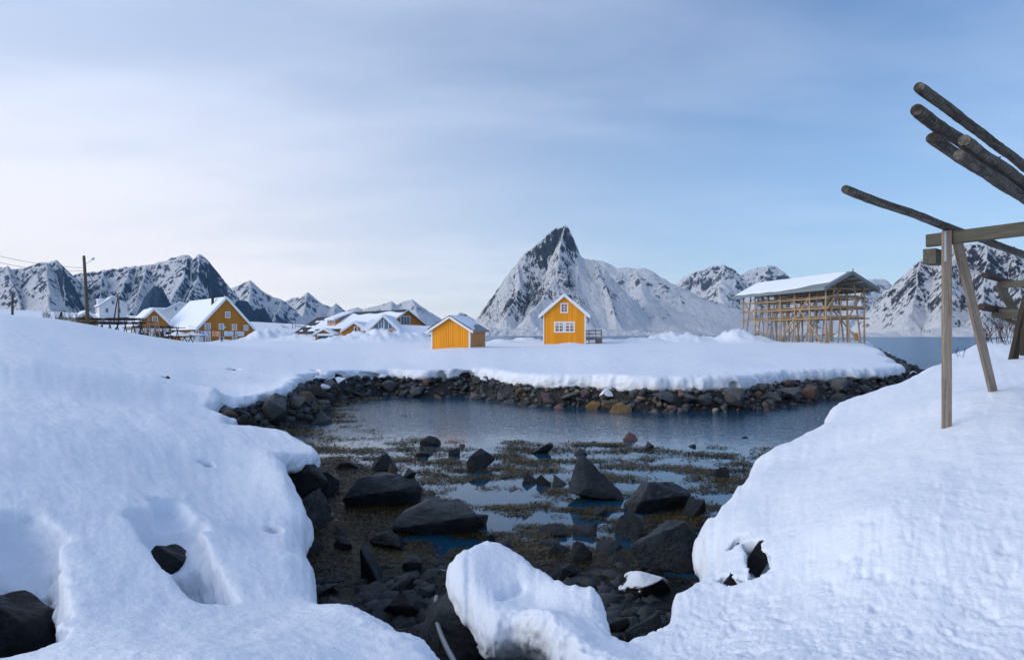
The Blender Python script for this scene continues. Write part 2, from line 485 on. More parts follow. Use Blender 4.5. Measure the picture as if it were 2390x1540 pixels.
# heaps of cleared snow on the flat ground: (u, d, height, radius across, radius in depth)
HEAPS = [(1500,84,.9,3.0,2.5),(1560,88,1.5,3.2,2.5),(1600,86,1.25,3.5,2.5),(1640,90,1.0,3,2.5),(1720,86,1.9,2.6,2.5),(1755,88,1.2,2.2,2.5),(1690,90,.7,2,2),
         (1440,90,.5,4,3),(1230,92,.75,2.5,2.5),(1170,88,.5,2.5,2.2),(1330,77.2,.28,1.0,.7),
         (830,102,1.7,3.5,3),(880,102,2.1,4.5,3),(930,104,2.0,4.5,3),(970,106,1.5,3.2,3),(790,100,1.1,3.0,2.5),
         (612,118,2.2,3.0,3),(640,120,2.4,4,3),(670,122,1.9,4,3),(700,116,1.2,4,3),(740,110,.9,4,2.5),(525,116,.4,1.8,1.6),(592,121,1.3,2.4,2.2)]
def add_heaps(x, y, z):
    lum = None
    for (u, d, h, ra, rd) in HEAPS:
        cx = (u - CU) / F * d
        q = ((x - cx) / ra) ** 2 + ((y - d) / rd) ** 2
        g = np.exp(-q * 0.9)
        if lum is None:
            lum = 0.9 + 0.55 * fbm(x * 0.8, y * 0.8, 0.3, 4, 0.6, 3)
            add = np.zeros_like(z)
        add = np.maximum(add, h * g)
    return z + add * np.clip(lum, 0.45, 1.5)
# gentle undulation of the old snow
def drift(x, y, r):
    k = 1.0 / (0.5 + 0.12 * r)
    return 0.055 * (1 + 0.03 * r) * fbm(x * k * 1.1, y * k * 1.1, 0.0, 3, 0.5, 11) * np.clip(r / 4.0, 0.4, 1)

A0, A1, NA = R(-60), R(60), 940
L0, L1 = math.log(1.7), math.log(63.0)
NL = 590
Z0, Z1, NZ = -1.45, 0.40, 54
ga = np.linspace(A0, A1, NA); gl = np.linspace(L0, L1, NL); gz = np.linspace(Z0, Z1, NZ)
GA, GL = np.meshgrid(ga, gl, indexing='ij')
GR = np.exp(GL); GX = GR * np.sin(GA); GY = GR * np.cos(GA)
TOP = tps_eval(GA, GL)
TOP = TOP + drift(GX, GY, GR)
TOP = add_heaps(GX, GY, TOP)
EDB, ETH = edge_dist(GA, GL)
# blur the lip thickness a little and roughen the edge line
ETH = ETH * (1 + 0.42 * fbm(GX * 0.8, GY * 0.8, 4.0, 3, 0.6, 23))
_ns = np.clip(GR / 8.0, 0.75, 4.0)
EDBN = EDB + (0.12 * fbm(GX * 1.9 / _ns, GY * 1.9 / _ns, 2.0, 4, 0.6, 31) + 0.045 * fbm(GX * 9 / _ns, GY * 9 / _ns, 1.0, 2, 0.5, 37)) * np.clip(_ns, 0.7, 3.2) + 0.45 * fbm(GX * 0.42, GY * 0.42, 6.0, 3, 0.6, 33) * (GR > 24)

def snow_field():
    """the snow as a solid: top sheet, overhanging lip, hollows; sampled on a grid that is finer near the eye"""
    f32 = np.float32
    top = np.zeros((NA, NL, 1), f32)
    B = EDBN[..., None].astype(f32); T = ETH[..., None].astype(f32)
    Zp = gz[None, None, :].astype(f32)
    inner = np.clip(-B, 0, 6)
    bot = -(T + inner * 0.35 + np.clip(inner - 0.8, 0, 6) * 1.6)                    # underside falls away inwards
    rd = np.clip(T * 0.62, 0.14, 0.55)          # roundness of the lip
    def smax(a, b, k):
        h = np.clip(0.5 + 0.5 * (a - b) / k, 0, 1)
        return b + (a - b) * h + k * h * (1 - h)
    f = smax(np.broadcast_to(Zp, (NA, NL, NZ)), B + 0.0 * Zp, 1.45 * rd)
    f = smax(f, bot - Zp, rd * 0.5)
    # hollows and bulges: (u, v, d) end points, radii, vertical squeeze, softness
    def sub(p, q, r0, r1, soft=0.12, sign=-1, zs=1.0):
        nonlocal f
        p = np.array(p); q = np.array(q)
        pad = max(r0, r1) + 0.5
        lo = np.minimum(p, q) - pad; hi = np.maximum(p, q) + pad
        m = (GX > lo[0]) & (GX < hi[0]) & (GY > lo[1]) & (GY < hi[1])
        if not m.any(): return
        ii = np.where(m.any(1))[0]; jj = np.where(m.any(0))[0]
        s = (slice(ii[0], ii[-1] + 1), slice(jj[0], jj[-1] + 1))
        X = GX[s][..., None]; Y = GY[s][..., None]; Z = TOP[s][..., None] + gz[None, None, :]
        dq = q - p; L2 = (dq ** 2).sum() + 1e-9
        t = np.clip(((X - p[0]) * dq[0] + (Y - p[1]) * dq[1] + (Z - p[2]) * dq[2]) / L2, 0, 1)
        dd = np.sqrt((X - p[0] - t * dq[0]) ** 2 + (Y - p[1] - t * dq[1]) ** 2 + ((Z - p[2] - t * dq[2]) / zs) ** 2) - (r0 + (r1 - r0) * t)
        dd = dd + 0.05 * fbm(X * 3.5, Y * 3.5, Z * 3.5, 2, 0.5, 41)
        dd = dd.astype(f32)
        if sign < 0:
            f[s] = smax(f[s], -dd, soft)
        else:
            f[s] = -smax(-f[s], -dd, soft)
    for c in CARVE:
        sub(*c)
    return f
def on_snow(u, v, push=0.0, dz=0.0):
    """where the line of sight through (u, v) meets the snow, pushed further in"""
    d = np.linspace(2.0, 60, 3000); x = (u - CU) / F * d; z = H - (v - CV) / F * d
    a, l = lp(x, d)
    i = np.clip(((a - A0) / (A1 - A0) * (NA - 1)).round().astype(int), 0, NA - 1); j = np.clip(((l - L0) / (L1 - L0) * (NL - 1)).round().astype(int), 0, NL - 1)
    hit = np.where((z < TOP[i, j]) & (EDBN[i, j] < 0.12))[0]
    k = hit[0] if len(hit) else 0
    p = P(u, v, d[k] + push)
    return (p.x, p.y, p.z + dz)
CARVE = [
 # the long melt hollow on the left and the deeper one at the frame's edge
 (on_snow(385,1235,.10,-.12), on_snow(492,1395,.05,-.14), .33, .19, .11, -1),
 (on_snow(355,1205,.06,-.06), on_snow(420,1215,.06,-.06), .26, .24, .11, -1),
 (on_snow(390,1170,.04,-.02), on_snow(400,1190,.06,-.06), .20, .22, .11, -1),
 (on_snow(375,1285,.22,-.42), on_snow(440,1360,.15,-.42), .34, .24, .11, -1),
 (on_snow(360,1290,.35,-.8), on_snow(400,1330,.30,-.8), .36, .28, .11, -1),
 (on_snow(25,1290,.08,-.16), on_snow(30,1480,.0,-.2), .33, .27, .11, -1),
 (on_snow(25,1215,.05,-.05), on_snow(60,1250,.06,-.1), .24, .28, .11, -1),
 (on_snow(-20,1350,.25,-.5), on_snow(0,1460,.15,-.5), .42, .34, .11, -1),
 (on_snow(-20,1380,.35,-.95), on_snow(-10,1460,.3,-.95), .40, .34, .11, -1),
 # small holes
 (on_snow(478,1082,.05,-.02), on_snow(482,1090,.1,-.35), .14, .13, .04, -1),
 (on_snow(637,1238,.04,-.02), on_snow(640,1246,.08,-.3), .12, .12, .04, -1),
 (on_snow(546,862,.3,-.05), on_snow(548,866,.5,-.6), .40, .36, .10, -1),
 (on_snow(389,880,.1,-.05), on_snow(389,886,.3,-.5), .20, .26, .08, -1),
 (on_snow(705,885,.2,-.1), on_snow(708,890,.4,-.5), .32, .3, .1, -1),
 (on_snow(735,862,.2,-.05), on_snow(738,874,.4,-.4), .25, .4, .1, -1),
 (on_snow(760,874,.2,-.1), on_snow(805,868,.4,-.2), .45, .4, .1, -1),
 (on_snow(850,872,.2,-.1), on_snow(880,876,.3,-.2), .35, .3, .1, -1),
 (on_snow(1072,868,.2,-.1), on_snow(1095,872,.4,-.3), .5, .45, .1, -1),
 (on_snow(1030,870,.2,-.1), on_snow(1032,880,.4,-.4), .28, .42, .1, -1),
 (on_snow(570,948,.15,-.05), on_snow(572,954,.3,-.3), .24, .24, .08, -1),
 (on_snow(620,925,.15,-.05), on_snow(622,932,.3,-.3), .26, .24, .08, -1),
 (on_snow(1712,897,.2,-.1), on_snow(1715,904,.4,-.4), .25, .32, .1, -1),
 (on_snow(1975,866,.2,-.1), on_snow(1977,878,.4,-.4), .25, .32, .1, -1),
 # the scalloped end of the right-hand bank: hollows with rock behind
 (on_snow(1728,1258,.06,-.03), on_snow(1722,1285,.14,-.16), .10, .11, .03, -1),
 (on_snow(1755,1272,.08,-.02), on_snow(1790,1330,.12,-.08), .085, .15, .03, -1),
 (on_snow(1765,1285,.25,-.12), on_snow(1780,1325,.3,-.2), .14, .17, .03, -1),
 (on_snow(1690,1352,.05,-.03), on_snow(1728,1362,.1,-.08), .09, .12, .03, -1),
 (on_snow(1762,1345,.05,-.02), on_snow(1768,1358,.1,-.08), .05, .06, .02, -1),
 # gash over the snow-capped boulder
 (on_snow(1165,1398,.02), on_snow(1220,1372,.02), .04, .03, .03, -1),
 (on_snow(1180,1436,.02), on_snow(1186,1441,.03), .028, .028, .03, -1),
 (on_snow(1125,1445,.05), on_snow(1145,1455,.06), .09, .08, .03, -1),
]

def surface_nets(f):
    nx, ny, nz = f.shape
    ins = f < 0
    any_ = np.zeros((nx - 1, ny - 1, nz - 1), bool); all_ = np.ones_like(any_)
    for dx in (0, 1):
        for dy in (0, 1):
            for dz in (0, 1):
                c = ins[dx:nx - 1 + dx, dy:ny - 1 + dy, dz:nz - 1 + dz]
                any_ |= c; all_ &= c
    act = any_ & ~all_
    I, J, K = np.where(act)
    idx = np.full(act.shape, -1, np.int32); idx[I, J, K] = np.arange(len(I))
    acc = np.zeros((len(I), 3), np.float32); cnt = np.zeros(len(I), np.float32)
    cs = [(a, b, c) for a in (0, 1) for b in (0, 1) for c in (0, 1)]
    vals = {c: f[I + c[0], J + c[1], K + c[2]] for c in cs}
    for a in cs:
        for ax in range(3):
            if a[ax] == 1: continue
            b = list(a); b[ax] = 1; b = tuple(b)
            fa, fb = vals[a], vals[b]
            m = (fa < 0) != (fb < 0)
            t = np.where(m, fa / np.where(np.abs(fa - fb) < 1e-9, 1, fa - fb), 0)
            p = np.array(a, np.float32)[None, :] + np.zeros((len(I), 3), np.float32)
            p[:, ax] += t
            acc += p * m[:, None]; cnt += m
    pos = acc / np.maximum(cnt, 1)[:, None] + np.c_[I, J, K]
    quads = []
    for ax in range(3):
        s0 = [slice(None)] * 3; s1 = [slice(None)] * 3
        s0[ax] = slice(0, -1); s1[ax] = slice(1, None)
        a = ins[tuple(s0)]; b = ins[tuple(s1)]
        ch = a != b
        o1, o2 = (ax + 1) % 3, (ax + 2) % 3
        E = np.array(np.where(ch)).T
        lim = np.array(act.shape)
        ok = (E[:, o1] > 0) & (E[:, o2] > 0) & (E[:, o1] < lim[o1]) & (E[:, o2] < lim[o2])
        E = E[ok]
        sgn = a[tuple(E.T)]
        def cell(d1, d2):
            c = E.copy(); c[:, o1] += d1; c[:, o2] += d2
            return idx[tuple(c.T)]
        q = np.stack([cell(-1, -1), cell(0, -1), cell(0, 0), cell(-1, 0)], 1)
        q[~sgn] = q[~sgn][:, ::-1]
        quads.append(q)
    q = np.vstack(quads)
    q = q[(q >= 0).all(1)]
    return pos, q

def build_snow():
    f = snow_field()
    # keep only what can be seen: nothing deep inside, open at the outer rim of the grid
    pos, q = surface_nets(f)
    del f
    i = pos[:, 0]; j = pos[:, 1]
    i0 = np.clip(i.astype(int), 0, NA - 2); j0 = np.clip(j.astype(int), 0, NL - 2); fi = i - i0; fj = j - j0
    az = A0 + (A1 - A0) * i / (NA - 1); r = np.exp(L0 + (L1 - L0) * j / (NL - 1))
    t = TOP[i0, j0] * (1 - fi) * (1 - fj) + TOP[i0 + 1, j0] * fi * (1 - fj) + TOP[i0, j0 + 1] * (1 - fi) * fj + TOP[i0 + 1, j0 + 1] * fi * fj
    z = t + Z0 + (Z1 - Z0) * pos[:, 2] / (NZ - 1)
    v = np.stack([r * np.sin(az), r * np.cos(az), z], 1)
    # the log-polar map flips handedness
    q = q[:, ::-1]
    # lumpy relief along the surface normal
    e1 = v[q[:, 2]] - v[q[:, 0]]; e2 = v[q[:, 3]] - v[q[:, 1]]
    fn = np.cross(e1, e2)
    nrm = np.zeros_like(v)
    for k in range(4):
        np.add.at(nrm, q[:, k], fn)
    nrm /= np.linalg.norm(nrm, axis=1, keepdims=True) + 1e-12
    k = 1.0 / np.clip(r / 7.0, 0.8, 5.0)
    # crumbly, trodden snow to the lower right; smooth wind-packed snow elsewhere
    crumb = sstep(0.12, 0.3, az) * sstep(9.5, 5.0, r) * 0.9 + 0.25
    rim = np.clip(1.06 - np.abs(nrm[:, 2]), 0, 1)
    amp = (0.010 * fbm(v[:, 0] * 5 * k, v[:, 1] * 5 * k, v[:, 2] * 5 * k, 3, 0.55, 51)
           + 0.016 * crumb * np.abs(fbm(v[:, 0] * 11 * k, v[:, 1] * 11 * k, v[:, 2] * 11 * k, 3, 0.6, 57)) * (1 + 1.0 * rim)
           + 0.060 * np.clip(crumb - 0.25, 0, 1) * np.clip(fbm(v[:, 0] * 5.5, v[:, 1] * 5.5, v[:, 2] * 5.5, 4, 0.62, 59) - 0.08, 0, 0.6)
           + 0.020 * rim * (1 + 1.3 * sstep(0.22, 0.10, az)) * fbm(v[:, 0] * 8 * k, v[:, 1] * 8 * k, v[:, 2] * 8 * k, 3, 0.6, 61)) / np.clip(k, 0.35, 1)
    v = v + nrm * amp[:, None]
    o = mesh_np('snow_ground', v, q, M['snow'])
    tag(o, kind='structure')
build_snow()

def build_far_snow():
    # the same ground carried on past the solid part as a simple sheet, with the shore dropping into the sea
    na, nl = 700, 420
    a = np.linspace(R(-60), R(60), na); l = np.linspace(math.log(61.0), math.log(1500), nl)
    A_, L_ = np.meshgrid(a, l, indexing='ij'); r = np.exp(L_); x = r * np.sin(A_); y = r * np.cos(A_)
    z = tps_eval(A_, L_)
    z = z + drift(x, y, np.minimum(r, 80)) * 0.6
    z = add_heaps(x, y, z)
    e, _ = edge_dist(A_, L_)
    e = e + 1.2 * fbm(x * 0.12, y * 0.12, 0, 3, 0.5, 71)
    z = z - sstep(-1.5, 2.5, e) * 6.0 - 0.012
    z = np.where(r > 500, np.minimum(z, 14.0) - (r - 500) * 0.012, z)
    idx = np.arange(na * nl).reshape(na, nl)
    q = np.stack([idx[:-1, :-1], idx[1:, :-1], idx[1:, 1:], idx[:-1, 1:]], -1).reshape(-1, 4)
    q = q[(z.ravel()[q] > -1.5).any(1)][:, ::-1]
    o = mesh_np('snow_field', np.stack([x, y, z], -1).reshape(-1, 3), q, M['snow'])
    tag(o, kind='structure')
build_far_snow()

def ground_z(x, y):
    a, l = lp(np.array([x], float), np.array([y], float))
    z = tps_eval(a, l) + drift(np.array([x]), np.array([y]), np.exp(l))
    return float(add_heaps(np.array([x]), np.array([y]), z)[0])

# ------------------------------------------------------------------ rocky bank and bed of the cove
def bed_floor(x, y, r):
    f = np.interp(r, [4, 7, 9, 10, 11.5, 15, 20, 30, 60], [.75, .45, .2, .06, -.06, -.14, -.22, -.4, -1.0])
    return f + 0.10 * fbm(x * 0.55, y * 0.55, 0, 4, 0.55, 81)
def bed_height(A_, L_, e=None, th=None, top=None):
    r = np.exp(L_); x = r * np.sin(A_); y = r * np.cos(A_)
    if e is None:
        e, th = edge_dist(A_, L_)
        top = tps_eval(A_, L_)
    base = top - th * 0.95
    slope = np.where(r > 24, 0.95, 2.4)
    e2 = e + np.where(r > 24, 0.0, 0.38) + 0.25 * fbm(x * 1.3, y * 1.3, 4, 3, 0.6, 85) * (r < 24)
    z_out = base - np.maximum(e2, 0) * slope + 0.12 * fbm(x * 1.6, y * 1.6, 0, 3, 0.6, 83)
    z_in = base - 0.04 - 0.25 * np.maximum(-e, 0)
    z = np.where(e2 > 0, np.maximum(z_out, bed_floor(x, y, r)), z_in)
    return z
def build_bed():
    na, nl = 600, 360
    a = np.linspace(R(-60), R(60), na); l = np.linspace(math.log(1.8), math.log(100), nl)
    A_, L_ = np.meshgrid(a, l, indexing='ij'); r = np.exp(L_); x = r * np.sin(A_); y = r * np.cos(A_)
    z = bed_height(A_, L_)
    z = z + 0.05 * np.clip(r / 10, .5, 2) * fbm(x * 2.6 / np.clip(r / 9, 1, 4), y * 2.6 / np.clip(r / 9, 1, 4), 0, 4, 0.6, 87)
    idx = np.arange(na * nl).reshape(na, nl)
    q = np.stack([idx[:-1, :-1], idx[1:, :-1], idx[1:, 1:], idx[:-1, 1:]], -1).reshape(-1, 4)[:, ::-1]
    o = mesh_np('shore_ground', np.stack([x, y, z], -1).reshape(-1, 3), q, M['bed'])
    tag(o, kind='structure')
def m_bed():
    m, T, b = new_mat('shore_gravel')
    pos = T.n('ShaderNodeNewGeometry').outputs['Position']
    vor = T.n('ShaderNodeTexVoronoi', {'Vector': pos, 'Scale': 5.5, 'Randomness': 1.0})
    n = T.noise(pos, 2.0, 5, 0.65)
    c = T.mix(T.maprange(n, 0.3, 0.7, 0, 1), (0.006, 0.007, 0.008), (0.020, 0.019, 0.016))
    c = T.mix(0.25, c, vor.outputs['Color'], 'MULTIPLY')
    T.s(b, 'Base Color', c); b.inputs['Roughness'].default_value = 0.7
    bump(T, b, T.math('ADD', vor.outputs['Distance'], n), 0.9, 0.08)
    return m
M['bed'] = m_bed()
build_bed()

# ------------------------------------------------------------------ water
def m_water():
    m, T, b = new_mat('water')
    pos = T.n('ShaderNodeNewGeometry').outputs['Position']
    sp = T.n('ShaderNodeSeparateXYZ', {0: pos})
    dist = T.n('ShaderNodeVectorMath', {0: pos}, operation='LENGTH').outputs['Value']
    sea = T.maprange(dist, 48, 75, 0, 1, True)
    rip = T.maprange(dist, 22, 31, 0.03, 1, True)
    n1 = T.noise(T.mapping(pos, (1.0, 1.0, 1), rot=(0, 0, R(28))), 2.6, 3, 0.55, 2.0, 0.8)
    w = T.n('ShaderNodeTexWave', {'Vector': T.mapping(pos, (1, 1.0, 1), rot=(0, 0, R(64))), 'Scale': 1.5, 'Distortion': 5.0, 'Detail': 3.0, 'Detail Scale': 1.1}).outputs[1]
    n2 = T.noise(T.mapping(pos, (1, 1.2, 1)), 0.7, 5, 0.65)
    h = T.math('MULTIPLY', rip, T.math('ADD', T.math('MULTIPLY', n1, 0.020), T.math('MULTIPLY', w, 0.007)))
    h = T.math('ADD', h, T.math('MULTIPLY', sea, T.math('MULTIPLY', n2, 0.50)))
    bump(T, b, h, 1.0, 1.0)
    T.s(b, 'Base Color', T.mix(sea, (0.008, 0.055, 0.105), (0.006, 0.085, 0.185)))  # blue of the reflected sky is put into the base colour
    T.s(b, 'Roughness', T.maprange(sea, 0, 1, 0.03, 0.22))
    b.inputs['IOR'].default_value = 1.65
    return m
M['water'] = m_water()
_w = MB(); _w.add([(-9000, 2, 0), (9000, 2, 0), (9000, 9000, 0), (-9000, 9000, 0)], [(0, 1, 2, 3)])
tag(_w.build('water', M['water']), kind='structure')
# ------------------------------------------------------------------ mountains
def m_mountain(name, rock_a, rock_b, thr=0.62, soft=0.10, fine=1.0, size=2500.0, tilt=38.0):
    """bare rock where the face is steep, snow where it can lie; ledges and gullies break the border up"""
    m, T, b = new_mat(name)
    geo = T.n('ShaderNodeNewGeometry'); pos = geo.outputs['Position']
    nz = T.n('ShaderNodeSeparateXYZ', {0: geo.outputs['Normal']}).outputs[2]
    k = 2500.0 / size
    n1 = T.noise(T.mapping(pos, (0.011 * k, 0.011 * k, 0.007 * k)), 1.0, 5, 0.6, 2.1, 0.6)
    n2 = T.noise(T.mapping(pos, (0.11 * k, 0.11 * k, 0.06 * k), rot=(0.2, 0.5, 0.3)), 1.0, 5, 0.7, 2.1, 0.5)
    n3 = T.noise(T.mapping(pos, (0.33 * k, 0.33 * k, 0.22 * k)), 1.0, 3, 0.7)
    # strata and gullies running down the face, and a second set leaning the other way
    n4 = T.noise(T.mapping(pos, (0.20 * k, 0.09 * k, 0.030 * k), rot=(0, R(tilt), 0)), 1.0, 4, 0.65, 2.0, 0.4)
    n5 = T.noise(T.mapping(pos, (0.16 * k, 0.08 * k, 0.026 * k), (31, 7, 3), rot=(0, R(-tilt * 0.6), 0)), 1.0, 4, 0.65, 2.0, 0.4)
    at = T.n('ShaderNodeAttribute', None, attribute_name='rock').outputs['Fac']
    v = at
    for nn_, w_ in ((n1, 0.4), (n2, 1.15 * fine), (n3, 1.5 * fine), (n4, 1.2 * fine), (n5, 0.9 * fine)):
        v = T.math('ADD', v, T.math('MULTIPLY', T.math('SUBTRACT', nn_, 0.5), w_))
    v = T.math('ADD', v, T.math('MULTIPLY', T.math('SUBTRACT', 0.6, nz), 0.6))
    mask = T.maprange(v, thr - soft, thr + soft, 0, 1)
    rock = T.mix(T.maprange(n2, 0.35, 0.65, 0, 1), rock_a, rock_b)
    snow = T.mix(n1, (0.82, 0.86, 0.91), (0.90, 0.92, 0.95))
    T.s(b, 'Base Color', T.mix(mask, snow, rock))
    b.inputs['Roughness'].default_value = 0.9
    b.inputs['Specular IOR Level'].default_value = 0.1
    bump(T, b, T.math('ADD', n2, T.math('MULTIPLY', n3, 0.4)), 0.9, 14.0 / k)
    return m

def ridge_pts(lst):
    return np.array([tuple(P(u, v, d)) for (u, v, d) in lst])

def mountain(name, ridges, u0, u1, d0, d1, mat, nd=230, px=1.05, amp=0.10, wl=420.0, rock=(0.85, 1.5), base=-4.0, seed=1, warp=40.0, kmul=1.0, patches=(), gully=1.0, steep_top=0.0):
    """ridges: list of (points (u, v, d), face steepness, face curve power, extra rockiness)"""
    na = int((u1 - u0) / 2390 * 1024 / px)
    a = (np.linspace(u0, u1, na) - CU) / F
    d = np.linspace(d0, d1, nd)
    AA, DD = np.meshgrid(a, d, indexing='ij'); X = AA * DD; Y = DD
    s = 1.0 / wl
    wx = X + warp * fbm(X * s, Y * s, 1.0, 3, 0.5, seed + 3); wy = Y + warp * fbm(X * s, Y * s, 7.0, 3, 0.5, seed + 5)
    h = np.full(X.shape, -1e3); rk = np.zeros(X.shape); dmin = np.full(X.shape, 1e4); AR = np.zeros(X.shape); DS = np.zeros(X.shape)
    cum = 0.0
    for (lst, k, p, xr) in ridges:
        pts = ridge_pts(lst)
        for i in range(max(1, len(pts) - 1)):
            q0 = pts[i]; q1 = pts[min(i + 1, len(pts) - 1)]
            dx, dy = q1[0] - q0[0], q1[1] - q0[1]
            L2 = dx * dx + dy * dy + 1e-9
            t = np.clip(((wx - q0[0]) * dx + (wy - q0[1]) * dy) / L2, 0, 1)
            ds = np.sqrt((wx - q0[0] - t * dx) ** 2 + (wy - q0[1] - t * dy) ** 2)
            zr = q0[2] + t * (q1[2] - q0[2])
            kk = k * (1 + steep_top * sstep(.62, 1.0, (q0[2] + t * (q1[2] - q0[2])) / max(q[2] for q in np.vstack([ridge_pts(r_[0]) for r_ in ridges])))) if steep_top else k
            hh = zr - kk * kmul * ds * (1 - p * np.clip(ds / np.maximum(zr * 1.6, 60), 0, 1) * 0.5)
            if lst is ridges[0][0]:
                dmin = np.minimum(dmin, ds)
            m = hh > h
            h = np.where(m, hh, h); rk = np.where(m, xr, rk)
            AR = np.where(m, cum + t * math.sqrt(L2), AR); DS = np.where(m, ds, DS)
            cum += math.sqrt(L2)
    hs = np.clip(h / (h.max() + 1e-6), 0, 1)
    H_ = h.max()
    n = ridged(X * s * 1.0, Y * s * 1.0, 0.0, 6, 0.52, seed)
    n2 = fbm(X * s * 3.3, Y * s * 3.3, 2.0, 5, 0.55, seed + 9)
    calm = 0.22 + 0.78 * sstep(0, 0.35 * H_, dmin)
    h = h + calm * H_ * amp * (0.25 + 0.75 * sstep(0.0, 0.5, hs)) * ((n - 0.95) * 0.75 + n2 * 0.55)
    n3 = fbm(X * s * 12, Y * s * 12, 3.0, 3, 0.6, seed + 13)
    h = h + H_ * amp * 0.22 * n3
    # gullies and ribs running straight down from the crests
    g1 = fbm(AR / 34.0, DS / 190.0, seed * 1.7, 3, 0.55, seed + 17); g2 = fbm(AR / 12.0, DS / 90.0, seed * 2.3, 3, 0.55, seed + 19)
    h = h + gully * H_ * (0.022 * g1 + 0.010 * g2) * sstep(0, 0.2 * H_, DS)
    z = np.maximum(h, base)
    # steepness in the true metric
    gx = np.gradient(h, axis=0) / np.maximum(np.gradient(X, axis=0), 1e-6)
    gy = np.gradient(h, axis=1) / np.gradient(Y, axis=1)
    # X also changes along d; correct the depth derivative
    gy = gy - gx * AA
    sl = np.sqrt(gx * gx + gy * gy)
    ra = sstep(rock[0], rock[1], sl) * 0.8 + rk + 0.10 * n2
    ra = ra + gully * (0.55 * g1 + 0.55 * g2)
    if patches:
        PU = CU + X / Y * F; PV = CV - (h - H) / Y * F
        for (pu, pv, ru, rv, am) in patches:
            ra = ra + am * np.exp(-((PU - pu) / ru) ** 2 - ((PV - pv) / rv) ** 2)
    ra = ra * sstep(0.02, 0.10, hs + 0.02 * n2)
    idx = np.arange(na * nd).reshape(na, nd)
    q = np.stack([idx[:-1, :-1], idx[1:, :-1], idx[1:, 1:], idx[:-1, 1:]], -1).reshape(-1, 4)
    keep = (z.ravel()[q] > base + 0.1).any(1)
    q = q[keep]
    used = np.unique(q); remap = np.full(na * nd, -1, np.int64); remap[used] = np.arange(len(used))
    V = np.stack([X, Y, z], -1).reshape(-1, 3)[used]
    o = mesh_np(name, V, remap[q], mat, attrs={'rock': ra.ravel()[used]})
    tag(o, kind='structure')
    return o

M['mt_left'] = m_mountain('mountain_left_rock', (0.024, 0.070, 0.14), (0.07, 0.13, 0.20), 0.51, 0.10, 1.0, 2200, 25.0)  # blue of the distant haze is mixed into these rock colours
M['mt_far'] = m_mountain('mountain_far_rock', (0.035, 0.075, 0.13), (0.07, 0.12, 0.18), 0.42, 0.10, 1.0, 4200)
M['mt_main'] = m_mountain('mountain_peak_rock', (0.028, 0.055, 0.10), (0.085, 0.105, 0.125), 0.42, 0.08, 1.0, 2500, 42.0)
M['mt_white'] = m_mountain('mountain_white_rock', (0.05, 0.08, 0.12), (0.10, 0.13, 0.16), 0.63, 0.10, 0.95, 3200)
M['mt_right'] = m_mountain('mountain_right_rock', (0.028, 0.040, 0.065), (0.080, 0.090, 0.115), 0.56, 0.09, 1.0, 1700, 20.0)

